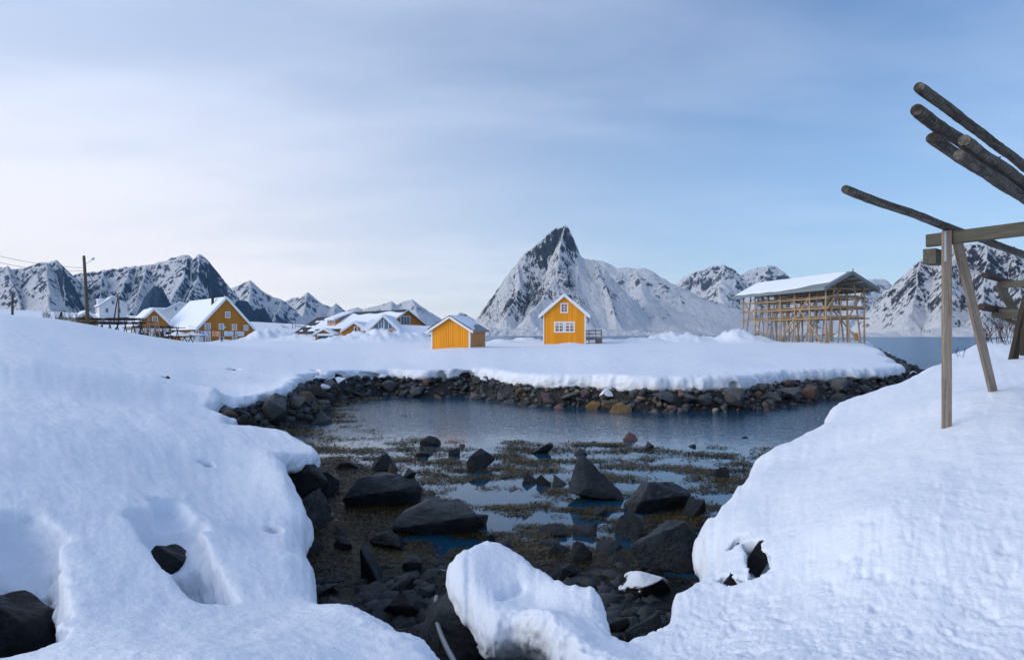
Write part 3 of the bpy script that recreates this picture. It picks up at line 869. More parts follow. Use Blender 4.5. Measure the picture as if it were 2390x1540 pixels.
def build_mountains():
    # the leading pyramid
    D = 2600
    sil_l = [(1318,524,D),(1300,531,D),(1285,541,D-10),(1265,560,D-25),(1245,577,D-40),(1225,592,D-55),(1207,611,D-70),(1185,641,D-85),(1165,669,D-95),(1150,694,D-100),(1135,715,D-110),(1120,734,D-120),(1100,755,D-130),(1085,768,D-140)]
    sil_r = [(1318,524,D),(1327,530,D),(1333,545,D),(1343,570,D),(1347,590,D),(1365,603,D-10),(1390,612,D-20),(1405,622,D-30),(1420,646,D-40),(1440,680,D-60),(1455,706,D-80),(1470,730,D-100),(1490,753,D-120),(1515,775,D-140)]
    spur1 = [(1318,524,D),(1312,560,D-50),(1305,610,D-120),(1290,655,D-190),(1262,700,D-270),(1235,735,D-360)]
    spur2 = [(1347,590,D-10),(1352,625,D-90),(1345,665,D-170),(1352,705,D-250),(1370,740,D-330)]
    spur3 = [(1390,612,D-20),(1405,660,D-110),(1425,705,D-200),(1440,745,D-290)]
    spur4 = [(1207,611,D-70),(1212,660,D-150),(1200,705,D-220),(1180,742,D-300)]
    apron = [(1130,770,D-420),(1250,766,D-450),(1380,768,D-440),(1500,775,D-380)]
    mountain('mountain_peak', [(sil_l,1.55,.5,.06),(sil_r,1.3,.6,-.08),(spur1,1.25,.4,.02),(spur2,1.15,.4,-.05),(spur3,1.1,.4,-.08),(spur4,1.5,.3,.14),(apron,.22,.5,-.6)],
             1040,1560,1800,2800,M['mt_main'],nd=340,px=0.8,amp=0.085,wl=330,rock=(1.5,3.6),seed=2,warp=11,steep_top=.85,
             patches=[(1165,705,45,42,.30),(1225,630,45,45,-.12),(1130,740,30,22,.3),(1290,575,24,22,.2),(1270,550,20,16,-.3),(1330,590,12,34,.45),(1265,600,18,24,.2),(1300,555,14,18,.15),(1245,690,22,34,.28),(1395,640,10,34,.3),(1375,680,10,30,.3),(1430,690,16,30,.2),(1300,760,170,17,-.6),(1300,565,45,45,-.14),(1330,690,110,60,.16),(1215,700,60,50,.12),(1355,640,12,40,-.3),(1420,750,70,16,-.2)])
    # white shoulder behind it on the right
    D = 3300
    mountain('white_mountain', [([(1380,605,D),(1400,609,D),(1412,614,D),(1435,625,D-40),(1465,624,D-60),(1500,628,D-80),(1512,629,D-80),(1530,640,D-100),(1560,655,D-150),(1582,666,D-180),(1612,690,D-250),(1650,724,D-350),(1690,760,D-480),(1715,776,D-560)],.62,.5,-.05),
                                ([(1480,630,D-70),(1500,680,D-400),(1540,740,D-800)],.5,.4,-.05),([(1582,666,D-180),(1600,720,D-500),(1640,765,D-800)],.5,.4,.0)],
             1330,1760,2300,3700,M['mt_white'],nd=200,amp=0.07,wl=420,rock=(.55,1.1),seed=21,warp=30,patches=[(1500,645,40,12,.42),(1545,665,26,12,.35),(1600,705,16,22,.25),(1640,740,24,18,.25),(1560,740,40,12,.15)])
    # jagged range behind
    D = 4600
    mountain('jagged_mountain_range', [([(1560,690,D),(1585,660,D),(1600,643,D),(1630,633,D),(1655,624,D),(1690,620,D),(1708,625,D),(1716,641,D),(1726,640,D),(1745,628,D),(1770,620,D),(1790,617,D),(1810,622,D),(1826,634,D),(1832,641,D),(1836,664,D),(1850,676,D),(1890,690,D),(1930,672,D),(1970,664,D),(2000,664,D),(2018,655,D),(2040,650,D),(2060,650,D),(2072,660,D),(2110,690,D)],1.0,.5,.05),
        ([(1690,620,D),(1680,680,D-450),(1690,740,D-900)],.8,.4,.02),([(1790,617,D),(1770,680,D-450),(1760,745,D-900)],.8,.4,.02),([(1832,641,D),(1850,700,D-400),(1870,750,D-800)],.8,.4,.0),
        ([(2040,650,D),(2010,700,D-400),(1980,760,D-900)],.8,.4,.0),([(1700,778,3500),(1900,770,3500),(2100,774,3400)],.15,.5,-.5)],
        1500,2180,3300,5000,M['mt_white'],nd=210,amp=0.11,wl=560,rock=(.75,1.4),seed=31,warp=28,patches=[(1690,632,30,12,.35),(1830,650,8,14,.6),(1640,670,26,26,.2),(1720,740,26,18,.3),(1790,640,26,14,.2)])
    # steep mountain closing the frame on the right
    D = 1750
    mountain('steep_mountain', [([(2040,735,D),(2060,712,D),(2080,690,D),(2094,672,D),(2105,655,D),(2120,640,D),(2135,622,D),(2150,606,D),(2170,598,D),(2200,588,D),(2230,578,D),(2262,571,D),(2300,574,D),(2330,572,D),(2369,590,D),(2400,594,D),(2460,560,D),(2560,600,D),(2700,590,D)],1.25,.45,.05),
        ([(2150,606,D),(2140,670,D-140),(2110,730,D-300)],1.2,.3,.0),([(2230,578,D),(2215,650,D-180),(2190,735,D-380)],1.15,.3,.02),([(2300,574,D),(2300,650,D-180),(2290,740,D-400)],1.15,.3,.08),
        ([(2369,590,D),(2380,660,D-180),(2390,740,D-400)],1.15,.3,.1),([(2460,560,D),(2480,660,D-200),(2500,740,D-400)],1.1,.3,.1),
        ([(1960,781,1180),(2100,774,1250),(2300,768,1200),(2600,768,1150)],.30,.6,-.55)],
        1940,2800,1090,1950,M['mt_right'],nd=240,amp=0.10,wl=260,rock=(.85,1.6),seed=41,warp=15,patches=[(2140,660,14,40,.35),(2300,610,60,30,.25),(2250,745,200,22,-.4)])
    # the wall of mountains on the left
    D = 2200
    mountain('left_mountain_wall', [([(-420,600,D),(-250,610,D),(-120,605,D),(-40,620,D),(0,622,D),(12,624,D),(20,619,D),(28,627,D),(45,626,D),(60,620,D),(85,611,D),(105,608,D),(130,605,D),(137,613,D),(141,626,D),(150,632,D),(158,637,D),(162,650,D)],1.2,.4,.0),
        ([(105,608,D),(112,660,D-180),(118,720,D-420)],1.1,.4,.0),([(20,619,D),(30,670,D-150),(45,720,D-300)],1.1,.4,.1),([(138,613,D),(150,660,D-110),(150,710,D-250)],1.6,.3,.22)],
        -460,215,1500,2400,M['mt_left'],nd=220,amp=0.085,wl=300,rock=(.9,1.6),seed=51,warp=14,patches=[(146,650,9,30,.5),(30,680,14,40,.3),(90,690,24,50,-.2)])
    D = 2350
    mountain('mountain_ridge', [([(150,655,D),(180,641,D),(190,636,D),(215,634,D),(240,632,D),(265,627,D),(300,624,D),(340,619,D),(370,612,D),(395,604,D),(425,597,D),(440,594,D),(444,603,D),(446,618,D),(449,622,D),(453,607,D),(462,594,D),(467,590,D),(476,596,D),(487,607,D),(496,622,D),(503,648,D),(510,672,D),(518,690,D),(530,720,D),(545,760,D)],1.35,.4,.05),
        ([(441,594,D),(425,650,D-150),(395,710,D-300),(370,750,D-420)],1.25,.3,.03),([(467,590,D),(462,640,D-110),(440,690,D-230),(425,740,D-360)],1.3,.3,.02),([(487,607,D),(492,670,D-120),(500,735,D-240)],1.9,.2,.30),
        ([(340,619,D),(325,680,D-180),(300,740,D-400)],1.2,.4,.03),([(240,632,D),(235,690,D-180),(220,740,D-400)],1.2,.4,.0),([(300,624,D),(280,690,D-200),(262,740,D-380)],1.2,.4,.03)],
        110,600,1700,2500,M['mt_left'],nd=270,px=0.9,amp=0.085,wl=290,rock=(1.0,1.75),seed=61,warp=12,patches=[(496,660,15,40,.6),(438,615,8,14,.35),(425,690,10,30,.2),(300,640,90,10,.1),(405,700,14,40,-.25)])
    D = 1900
    mountain('dark_crag', [([(322,735,D),(335,700,D),(347,682,D),(362,664,D),(375,668,D),(379,690,D),(382,725,D)],2.2,.2,.55)],290,410,1650,2000,M['mt_left'],nd=90,amp=0.09,wl=140,rock=(.9,1.5),seed=66,warp=14)
    D = 2900
    mountain('shoulder_mountain', [([(500,705,D),(520,687,D),(540,673,D),(560,665,D),(580,655,D),(586,652,D),(593,660,D),(606,672,D),(616,680,D),(636,690,D),(655,697,D),(664,702,D),(672,720,D),(682,750,D)],1.15,.4,.0),
        ([(586,652,D),(580,700,D-200),(575,745,D-450)],1.1,.4,.02),([(655,697,D),(640,735,D-200),(630,765,D-400)],1.3,.4,.08)],
        470,720,2100,3100,M['mt_left'],nd=170,amp=0.09,wl=320,rock=(.9,1.6),seed=71,warp=14,patches=[(560,672,20,12,.3),(586,690,10,18,-.25)])
    mountain('dark_crag', [([(535,745,2300),(548,712,2300),(562,697,2300),(578,700,2300),(585,735,2300)],2.0,.2,.5),([(590,740,2350),(598,716,2350),(612,712,2350),(620,745,2350)],2.0,.2,.5)],515,645,2100,2400,M['mt_left'],nd=80,amp=0.08,wl=140,rock=(.9,1.5),seed=77,warp=14)
    D = 4300
    mountain('small_pyramid_mountain', [([(655,735,D),(680,722,D),(700,700,D),(710,690,D),(718,681,D),(726,690,D),(735,697,D),(750,708,D),(762,713,D),(776,717,D),(783,707,D),(788,712,D),(796,724,D),(815,740,D)],1.0,.4,.20),
        ([(718,681,D),(712,720,D-300),(700,755,D-600)],.9,.3,.05),([(750,708,D),(745,735,D-250),(740,760,D-500)],.8,.3,-.1),([(783,707,D),(780,740,D-250),(778,765,D-500)],.9,.3,.0)],
        620,850,3500,4600,M['mt_far'],nd=150,amp=0.07,wl=520,rock=(.75,1.4),seed=81,warp=16)
    D = 5600
    mountain('distant_mountain_chain', [([(640,715,D),(665,702,D),(680,694,D),(692,692,D),(702,708,D),(730,740,D),(800,730,D),(818,721,D),(832,718,D),(846,722,D),(862,716,D),(880,713,D),(900,708,D),(913,703,D),(922,714,D),(934,705,D),(950,700,D),(962,698,D),(972,707,D),(986,722,D),(1000,735,D),(1014,750,D),(1030,764,D),(1052,748,D),(1064,738,D),(1076,728,D),(1088,731,D),(1104,746,D),(1130,765,D)],.8,.4,.05),
        ([(913,703,D),(910,740,D-500),(905,765,D-900)],.7,.3,.1),([(962,698,D),(975,735,D-500),(985,765,D-900)],.7,.3,-.05),([(1000,735,D),(1008,760,D-400)],.8,.3,.15)],
        600,1170,4300,6100,M['mt_far'],nd=170,amp=0.08,wl=650,rock=(.6,1.2),seed=91,warp=20)
build_mountains()
# ------------------------------------------------------------------ building materials
M['yellow'] = m_boards('yellow_paint', (0.93, 0.37, 0.008), 0.2, 0.07, 0.6)
M['ochre'] = m_boards('ochre_paint', (0.42, 0.17, 0.012), 0.22, 0.10, 0.62)
M['orange_wall'] = m_boards('orange_paint', (0.50, 0.20, 0.03), 0.2, 0.10, 0.65)
M['brown_wall'] = m_boards('brown_boards', (0.58, 0.25, 0.07), 0.16, 0.14, 0.6)
M['rust_wall'] = m_boards('rust_boards', (0.42, 0.24, 0.16), 0.2, 0.12, 0.7)
M['white_wall'] = m_boards('white_boards', (0.74, 0.76, 0.78), 0.16, 0.04, 0.75, axis=1)
M['white'] = m_plain('white_paint', (0.80, 0.81, 0.82), 0.6, 0.05)
M['darkroof'] = m_plain('dark_roofing', (0.018, 0.022, 0.034), 0.75, 0.25, 3.0)
M['greyroof'] = m_plain('grey_metal_roof', (0.17, 0.21, 0.23), 0.55, 0.18, 2.0)
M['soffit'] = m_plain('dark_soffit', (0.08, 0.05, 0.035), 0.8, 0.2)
M['black'] = m_plain('black_metal', (0.02, 0.02, 0.023), 0.5, 0.2)
M['greywood'] = m_wood('grey_decking', (0.30, 0.26, 0.22), (0.14, 0.12, 0.10))
def m_glass(name, col, rough=0.08):
    m, T, b = new_mat(name)
    oi = T.n('ShaderNodeObjectInfo')
    T.s(b, 'Base Color', T.mix(oi.outputs['Random'], tuple(c * 0.6 for c in col), tuple(min(1, c * 1.3) for c in col)))
    b.inputs['Roughness'].default_value = rough
    return m
M['glass'] = m_glass('window_glass', (0.035, 0.09, 0.16))
M['teal_glass'] = m_glass('tinted_glass', (0.01, 0.10, 0.13), 0.15)
M['pale_glass'] = m_glass('pale_glass', (0.14, 0.22, 0.34), 0.12)
M['blind'] = m_plain('window_blind', (0.42, 0.43, 0.44), 0.8, 0.1)
def m_lit():
    m, T, b = new_mat('lit_window')
    b.inputs['Base Color'].default_value = (0.5, 0.35, 0.2, 1)
    b.inputs['Emission Color'].default_value = (1.0, 0.60, 0.30, 1)
    b.inputs['Emission Strength'].default_value = 0.7
    return m
M['lit'] = m_lit()

def put(o, loc=(0, 0, 0), rz=0.0):
    o.location = loc; o.rotation_euler = (0, 0, rz)
    return o
def roof_snow_poly(hw, he, hr, th):
    """cross section of the snow lying on a gable roof, soft at the ridge and the eaves"""
    s = (hr - he) / hw
    t = th
    up = [(-hw, he), (-hw - t * .25, he + t * .35), (-hw + t * .1, he + t * .95), (-hw + t, he + t * 1.15 + s * t)]
    n = 7
    for i in range(n + 1):
        x = -hw * 0.16 + hw * 0.32 * i / n
        up.append((x, hr + t * 1.1 - abs(x) * s + (-0.10 * t if abs(x) < hw * 0.06 else 0.0)))
    up += [(hw - t, he + t * 1.15 + s * t), (hw - t * .1, he + t * .95), (hw + t * .25, he + t * .35), (hw, he)]
    return up + [(0, hr)]
def gable_block(parent, W, L, he, hr, wall, loc=(0, 0, 0), rz=0.0, side=0.35, front=0.35, back=0.35, roof=None, fascia='white', snow=0.22,
                batten=0.0, corner=True, sink=1.2, roof_th=0.12, wall_lift=0.0, barge=0.22):
    hw = W / 2; s = (hr - he) / hw
    m = MB()
    m.prism([(-hw, -sink + wall_lift), (hw, -sink + wall_lift), (hw, he), (0, hr), (-hw, he)], 0, L)
    if batten:
        n = int(W / batten)
        for i in range(1, n):
            x = -hw + i * W / n
            m.box(x - .022, x + .022, -.028, 0.0, -sink, hr - abs(x) * s - .03)
        n = int(L / batten)
        for sx in (-1, 1):
            for i in range(1, n):
                y = i * L / n
                m.box(min(sx * hw, sx * (hw + .028)), max(sx * hw, sx * (hw + .028)), y - .022, y + .022, -sink, he - .02)
    put(m.build('wall', M[wall], parent), loc, rz)
    e = hw + side; ze = he - side * s
    r = MB()
    for sx in (-1, 1):
        a = [(sx * e, -front, ze + .02), (0, -front, hr + .02), (0, L + back, hr + .02), (sx * e, L + back, ze + .02)]
        if sx > 0: a = a[::-1]
        q = [Vector(p) + Vector((0, 0, roof_th)) for p in a]
        nn = Vector((-sx * -s, 0, 1)).normalized()
        vs = q + [Vector(p) for p in a]
        r.add(vs, [(0, 1, 2, 3), (7, 6, 5, 4), (0, 4, 5, 1), (1, 5, 6, 2), (2, 6, 7, 3), (3, 7, 4, 0)])
    ro = put(r.build('roof', M[roof or 'darkroof'], parent), loc, rz)
    if snow:
        sn = MB(); zz = .02 + roof_th + .004
        sn.prism([(x, z + zz) for x, z in roof_snow_poly(e, ze, hr, snow)], -front - .03, L + back + .03)
        so = sn.build('snow_cover', M['roof_snow'], ro)
        bv = so.modifiers.new('soft', 'BEVEL'); bv.width = min(.12, snow * .4); bv.segments = 2; bv.limit_method = 'ANGLE'; bv.angle_limit = R(50)
    if fascia:
        f = MB()
        for sx in (-1, 1):
            f.bar((sx * (e + .02), -front - .022, ze - barge * .12), (0, -front - .022, hr + .02 + roof_th * .5 - barge * .05), .035, barge, up=(0, 0, 1))
        put(f.build('bargeboard', M[fascia], parent), loc, rz)
    if corner:
        for sx in (-1, 1):
            c = MB()
            c.box(sx * hw - (.10 if sx > 0 else .04), sx * hw + (.04 if sx > 0 else .10), -.045, .12, -sink, he - .06)
            put(c.build('corner_board', M['white'], parent), loc, rz)
    return hw
def window(parent, x, y, z, w, h, cols=2, rows=3, rz=0.0, trim=.11, glass='glass', bar=.05, frame='white', loc=None, blind=0.0, mull=None):
    """centre (x, z) on a wall whose outside looks along -y before turning by rz"""
    f = MB()
    for a in ((-w / 2, -w / 2 + trim), (w / 2 - trim, w / 2)):
        f.box(a[0], a[1], -.06, .0, -h / 2 + trim, h / 2 - trim)
    f.box(-w / 2 - .02, w / 2 + .02, -.065, .0, h / 2 - trim, h / 2)
    f.box(-w / 2 - .02, w / 2 + .02, -.075, .0, -h / 2, -h / 2 + trim)
    iw = w - 2 * trim; ih = h - 2 * trim
    for i in range(1, cols):
        c = -iw / 2 + iw * i / cols
        f.box(c - bar / 2, c + bar / 2, -.052, -.012, -ih / 2, ih / 2)
    for j in range(1, rows):
        c = -ih / 2 + ih * j / rows
        f.box(-iw / 2, iw / 2, -.048, -.014, c - bar * .4, c + bar * .4)
    if mull:
        f.box(-mull / 2, mull / 2, -.058, -.01, -ih / 2, ih / 2)
    o = f.build('window', M[frame], parent); put(o, (x, y, z), rz)
    p = MB(); p.add([(-iw / 2, -.016, -ih / 2), (iw / 2, -.016, -ih / 2), (iw / 2, -.016, ih / 2), (-iw / 2, -.016, ih / 2)], [(0, 1, 2, 3)])
    p.build('pane', M[glass], o)
    if blind:
        p = MB(); p.box(-iw / 2, iw / 2, -.022, -.019, ih / 2 - ih * blind, ih / 2)
        p.build('blind', M['blind'], o)
    return o

# ------------------------------------------------------------------ the yellow house in the middle
def build_yellow_house():
    d = 79.0; base = P(1317, 803, d)
    t = thing('yellow_house', 'tall yellow boarded house with white trim and three windows, standing alone before the pointed peak', 'house', base, R(-6.5))
    W = 4.97
    gable_block(t, W, 6.2, 3.62, 5.72, 'yellow', side=.52, front=.30, roof_th=.10, snow=.16, batten=.21, barge=.26, sink=1.0)
    window(t, .0, 0, 4.27, .9, 1.18, 2, 3, trim=.14)
    # a pair of casements under one head board
    for sx in (-1, 1):
        window(t, .02 + sx * .62, 0, 2.02, 1.2, 1.3, 2, 3, trim=.16, bar=.10, blind=.33)
    br = MB()
    for k in range(5):
        a = k * .55
        br.tube([(W / 2 + .25, .25, 3.15 - .02 * k), (W / 2 + .25 + .18 * math.cos(a), .1 + .1 * math.sin(a), 2.9 - .07 * k), (W / 2 + .3 + .1 * math.cos(a), .05, 2.62 - .05 * k)], .022, 5)
    br.tube([(W / 2, .3, 3.1), (W / 2 + .3, .2, 3.12)], .03, 6)
    br.build('wall_bracket', M['black'], t)
    return base
build_yellow_house()

def build_porch():
    base = P(1385.5, 803, 79.6)
    t = thing('timber_porch', 'weathered timber porch with steps and railings against the tall yellow house', 'porch', base, R(-6.5))
    w = 2.0; y1 = 2.4; z = .78
    m = MB()
    for i in range(16):
        y = i * y1 / 16
        m.box(-w / 2, w / 2, y, y + y1 / 16 - .012, z - .05, z)
    m.box(-w / 2, w / 2, .02, .07, z - .2, z - .055)
    m.build('deck', M['greywood'], t)
    for x, y in ((-w / 2 + .06, .05), (-w / 2 + .44, .05), (w / 2 - .75, .05), (w / 2 - .06, .05), (w / 2 - .06, y1 - .06), (-w / 2 + .06, y1 - .06), (w / 2 - .06, y1 / 2)):
        p = MB(); p.box(x - .05, x + .05, y - .06, y + .04, -.9, 1.72); p.build('post', M['greywood'], t)
    for (a, b) in (((w / 2 - .75, .0), (w / 2 - .06, .0)), ((w / 2 - .06, .05), (w / 2 - .06, y1)), ((-w / 2, y1 - .06), (w / 2, y1 - .06)), ((-w / 2 + .06, .0), (-w / 2 + .44, .0))):
        for zz in (1.22, 1.62):
            p = MB(); p.bar((*a, zz), (*b, zz), .04, .11); p.build('rail', M['greywood'], t)
    s = MB()
    for k in range(4):
        s.box(-w / 2 + .46, w / 2 - .78, -.25 * (3 - k) - .02, -.25 * (3 - k) + .24, .0 + .19 * k - .03, .02 + .19 * k)
    s.build('steps', M['greywood'], t)
    k = MB()
    for i in range(6):
        x = w / 2 - .72 + i * .125
        k.box(x, x + (.127 if i not in (2, 4) else .126), .08, .10, -.6, z - .06)
    k.build('skirting_boards', M['greywood'], t)
build_porch()

def build_shed():
    d = 63.2; base = P(1051.5, 809, d)
    t = thing('yellow_shed', 'low yellow shed without windows, snow on its roof, nearest the water', 'shed', base, R(-17))
    gable_block(t, 3.9, 4.3, 1.62, 2.72, 'yellow', side=.42, front=.32, back=.25, roof='greyroof', snow=0.0, batten=.24, barge=.20, sink=.9)
    # the snow has slid off the lower right part of the roof
    e = 1.95 + .42; s = (2.72 - 1.62) / 1.95; ze = 1.62 - .42 * s
    ro = [c for c in t.children if c.name.startswith('roof')][0]
    sn = MB()
    zt = .02 + .12 + .006
    def on(x, y): return (x, y, 2.72 - abs(x) * s + zt)
    grid = 14
    for sx in (-1, 1):
        pts = []
        for i in range(grid + 1):
            for j in range(grid + 1):
                fx = i / grid; fy = j / grid
                cut = 1.0 if sx < 0 else 1.0 - .42 * sstep(.12, .6, np.array(fy)).item() - .04 * math.sin(fy * 9)
                x = sx * e * fx * cut; y = -.34 + (4.3 + .25 + .34) * fy
                edge = min(1, (1 - fx) * 7) * min(1, fy * 9 + .45) * min(1, (1 - fy) * 9 + .3)
                p = on(x, y); pts.append((p[0], p[1], p[2] + .012 + .13 * edge ** .5))
        fs = []
        for i in range(grid):
            for j in range(grid):
                a = i * (grid + 1) + j
                fs.append((a, a + grid + 1, a + grid + 2, a + 1))
        sn.add(pts, fs, True)
    sn.build('snow_cover', M['roof_snow'], ro)
    # brown boarding over the right side
    b = MB(); b.box(1.955, 1.985, .12, 4.3, -.9, 1.5)
    b.build('side_boarding', M['brown_wall'], t)
build_shed()

# ------------------------------------------------------------------ the big house with the sign boards
def m_sign(name, bg):
    return m_plain(name, bg, 0.5, 0.04)
M['sign_white'] = m_sign('sign_white', (0.72, 0.76, 0.80)); M['sign_blue'] = m_sign('sign_blue', (0.01, 0.05, 0.42)); M['sign_orange'] = m_sign('sign_orange', (0.85, 0.36, 0.16))
M['sign_ink'] = m_sign('sign_ink', (0.03, 0.06, 0.16)); M['sign_red'] = m_sign('sign_red', (0.55, 0.06, 0.03)); M['sign_grey'] = m_sign('sign_grey', (0.45, 0.55, 0.62)); M['sign_teal'] = m_sign('sign_teal', (0.03, 0.28, 0.32)); M['sign_cream'] = m_sign('sign_cream', (0.85, 0.62, 0.45))
def text_mesh(body, size, mat, parent, loc, rx=R(90), name='lettering'):
    c = bpy.data.curves.new(name, 'FONT'); c.body = body; c.size = size; c.align_x = 'CENTER'; c.align_y = 'CENTER'; c.extrude = .008; c.resolution_u = 3; c.offset = size * .02
    o = bpy.data.objects.new(name, c); COL.objects.link(o)
    bpy.context.view_layer.update()
    me = bpy.data.meshes.new_from_object(o.evaluated_get(bpy.context.evaluated_depsgraph_get()))
    me.name = name
    bpy.data.objects.remove(o)
    me.materials.clear(); me.materials.append(mat)
    r = bpy.data.objects.new(name, me); COL.objects.link(r)
    r.parent = parent; r.location = loc; r.rotation_euler = (rx, 0, 0)
    return r
def marks(parent, mat, rects, y=-.055, name='printed_lines'):
    m = MB()
    for (x0, x1, z0, z1) in rects:
        m.box(x0, x1, y, y + .012, z0, z1)
    return m.build(name, mat, parent)
def strokes(x0, x1, z0, z1, n, rnd):
    """a line of small illegible letters"""
    out = []; w = (x1 - x0) / n
    for i in range(n):
        if rnd.random() < .12: continue
        a = x0 + i * w
        k = rnd.random()
        out.append((a + w * .12, a + w * .34, z0, z1))
        if k < .7: out.append((a + w * .34, a + w * .82, z1 - (z1 - z0) * .25, z1))
        if k > .3: out.append((a + w * .34, a + w * .82, z0, z0 + (z1 - z0) * .25))
    return out

BH = dict(W=9.9, L=21.0, he=2.45, hr=7.95, rz=R(42))
def build_big_house():
    x0 = P(462, 797, 120.5); rz = BH['rz']; W = BH['W']
    ax = Vector((math.cos(rz), math.sin(rz), 0))
    base = x0 + ax * (W / 2); base.z = 2.72
    BH['base'] = base
    t = thing('ochre_house', 'large ochre gabled house with stove pipe and a row of sign boards', 'house', base, rz)
    gable_block(t, W, BH['L'], BH['he'], BH['hr'], 'ochre', side=.45, front=.25, roof_th=.14, snow=.34, barge=.24, sink=1.4, corner=False)
    k = W / 1150.0
    def lx(zx): return (zx - 980) * k - W / 2
    def lz(zy): return (1018 - zy) * .00825
    for (cx, cy, w, h, rows) in ((1588, 415, 108, 142, 3), (1172, 680, 118, 140, 3), (1455, 685, 106, 138, 3), (1727, 692, 106, 134, 3), (1978, 705, 98, 126, 3), (1178, 968, 116, 112, 3), (1460, 968, 106, 112, 3), (1730, 965, 108, 112, 3)):
        window(t, lx(cx), 0, lz(cy), w * k, h * .00825, 3, rows, trim=.13, bar=.07)
    window(t, lx(1870), 0, lz(950), 65 * k, .44, 1, 2, trim=.07)
    window(t, lx(2000), 0, lz(945), 42 * k, .5, 1, 1, trim=.06)
    c = MB(); c.box(-W / 2 - .03, -W / 2 + .12, -.05, .05, -1.2, BH['he'] - .05); c.build('corner_board', M['white'], t)
    p = MB(); p.tube([(-W / 2 - .12, -.02, 2.25), (-W / 2 - .1, -.06, 1.9), (-W / 2 - .1, -.06, -1.2)], .06, 7)
    p.tube([(-W / 2 - .5, -.1, 2.1), (-W / 2 - .5, 20.8, 2.1)], .07, 6); p.build('gutter', M['black'], t)
    ch = MB(); ch.tube([(-1.25, 3.6, 5.6), (-1.25, 3.6, 8.3)], .26, 10); ch.tube([(-1.25, 3.6, 8.25), (-1.25, 3.6, 8.4)], .32, 10); ch.build('stove_pipe', M['black'], t)
    la = MB()
    for sx in (.42, .62): la.bar((-1.25 + sx, 3.2, 6.1), (-1.25 + sx, 3.2, 8.1), .03)
    for i in range(7): la.bar((-.83, 3.2, 6.3 + i * .28), (-.63, 3.2, 6.3 + i * .28), .03)
    la.build('roof_ladder', M['black'], t)
    # the long side towards the left: ochre above, white plinth storey with a shop window
    w2 = MB(); w2.box(-W / 2 - .02, -W / 2 - .001, .15, 7.5, -1.2, 1.0); w2.build('white_boarding', M['white_wall'], t)
    window(t, -W / 2 - .021, 2.6, .35, 2.1, 1.1, 2, 1, rz=R(-90), trim=.1, bar=.14)
    # solid dark box standing in for the shade of the undercut corner
    u = MB(); u.box(lx(1985), W / 2 + .01, -.03, .6, .75, 1.12); u.build('recess_shade', M['soffit'], t)
    # sign boards fixed along the gable: each a thing of its own
    mtx = Matrix.Translation(base) @ Matrix.Rotation(rz, 4, 'Z')
    def board(cx, cy, w, h, mat, label, name='sign_board', side=None):
        if side is None:
            loc = mtx @ Vector((lx(cx), -.03, lz(cy))); r = rz
        else:
            loc = mtx @ Vector((-W / 2 - .05, side[0], side[1])); r = rz - R(90)
        o = thing(name, label, 'sign', loc, r, 'sign boards on the ochre house')
        m = MB(); m.box(-w / 2, w / 2, -.04, .02, -h / 2, h / 2); m.build('panel', M[mat], o)
        return o
    rnd = random.Random(4)
    h = 115 * .00825
    w = 222 * k
    s1 = board(1122, 838, w, h, 'sign_white', 'white parking sign board with a blue P square, nearest the house corner')
    b = MB(); b.box(-w / 2 + .06, -w / 2 + .70, -.05, -.035, -h / 2 + .06, h / 2 - .05); bo = b.build('blue_square', M['sign_blue'], s1)
    text_mesh('P', .86, M['sign_white'], s1, (-w / 2 + .38, -.055, .0))
    marks(s1, M['sign_blue'], strokes(-.22, .12, .12, .3, 3, rnd) + [(.3, .4, .1, .36), (.46, .58, .14, .34)])
    marks(s1, M['sign_ink'], strokes(-.2, .35, -.17, -.05, 7, rnd) + [(.5, .78, -.24, -.06), (.58, .72, -.06, .1), (-.05, .12, -.4, -.33)])
    w = 214 * k; s2 = board(1373, 838, w, h, 'sign_cream', 'pale board with two orange panels of red writing, behind the lamp pole')
    marks(s2, M['sign_orange'], [(-w / 2 + .08, -.06, -h / 2 + .07, h / 2 - .07), (.08, w / 2 - .08, -h / 2 + .07, h / 2 - .07)], -.048, 'orange_panel')
    marks(s2, M['sign_red'], strokes(-.7, -.2, -.02, .09, 6, rnd) + strokes(-.65, -.25, -.25, -.14, 5, rnd) + [(-.52, -.36, .2, .25)] + strokes(.2, .7, .08, .2, 6, rnd) + strokes(.28, .6, -.16, -.05, 4, rnd), -.058)
    w = 202 * k; s3 = board(1608, 838, w, h, 'sign_grey', 'pale grey sign board with dark block letters at its upper edge')
    marks(s3, M['sign_white'], [(-w / 2 + .05, w / 2 - .05, -h / 2 + .05, h / 2 - .05)], -.046, 'face')
    marks(s3, M['sign_teal'], strokes(-.15, .66, .17, .35, 6, rnd), -.058); marks(s3, M['sign_grey'], strokes(-.6, .6, -.3, -.02, 9, rnd), -.058)
    w = 192 * k; s4 = board(1838, 842, w, h * .92, 'sign_white', 'white sign board with a small black mountain emblem, furthest right')
    e = MB()
    for (cx, cz, r_) in ((-.55, -.1, .17), (-.42, .17, .1), (-.3, -.14, .1)):
        e.add([(cx - r_, -.055, cz - r_ * .8), (cx + r_, -.055, cz - r_ * .8), (cx, -.055, cz + r_), (cx - r_, -.045, cz - r_ * .8), (cx + r_, -.045, cz - r_ * .8), (cx, -.045, cz + r_)], [(0, 1, 2), (5, 4, 3), (0, 3, 4, 1), (1, 4, 5, 2), (2, 5, 3, 0)])
    e.build('emblem', M['sign_ink'], s4)
    marks(s4, M['sign_red'], strokes(-.1, .68, .08, .14, 12, rnd)); marks(s4, M['sign_grey'], strokes(-.1, .6, -.1, -.04, 10, rnd))
    s5 = board(0, 0, 2.2, 1.05, 'sign_white', 'white lettered boards on the side wall above the shop window', side=(3.0, 1.66))
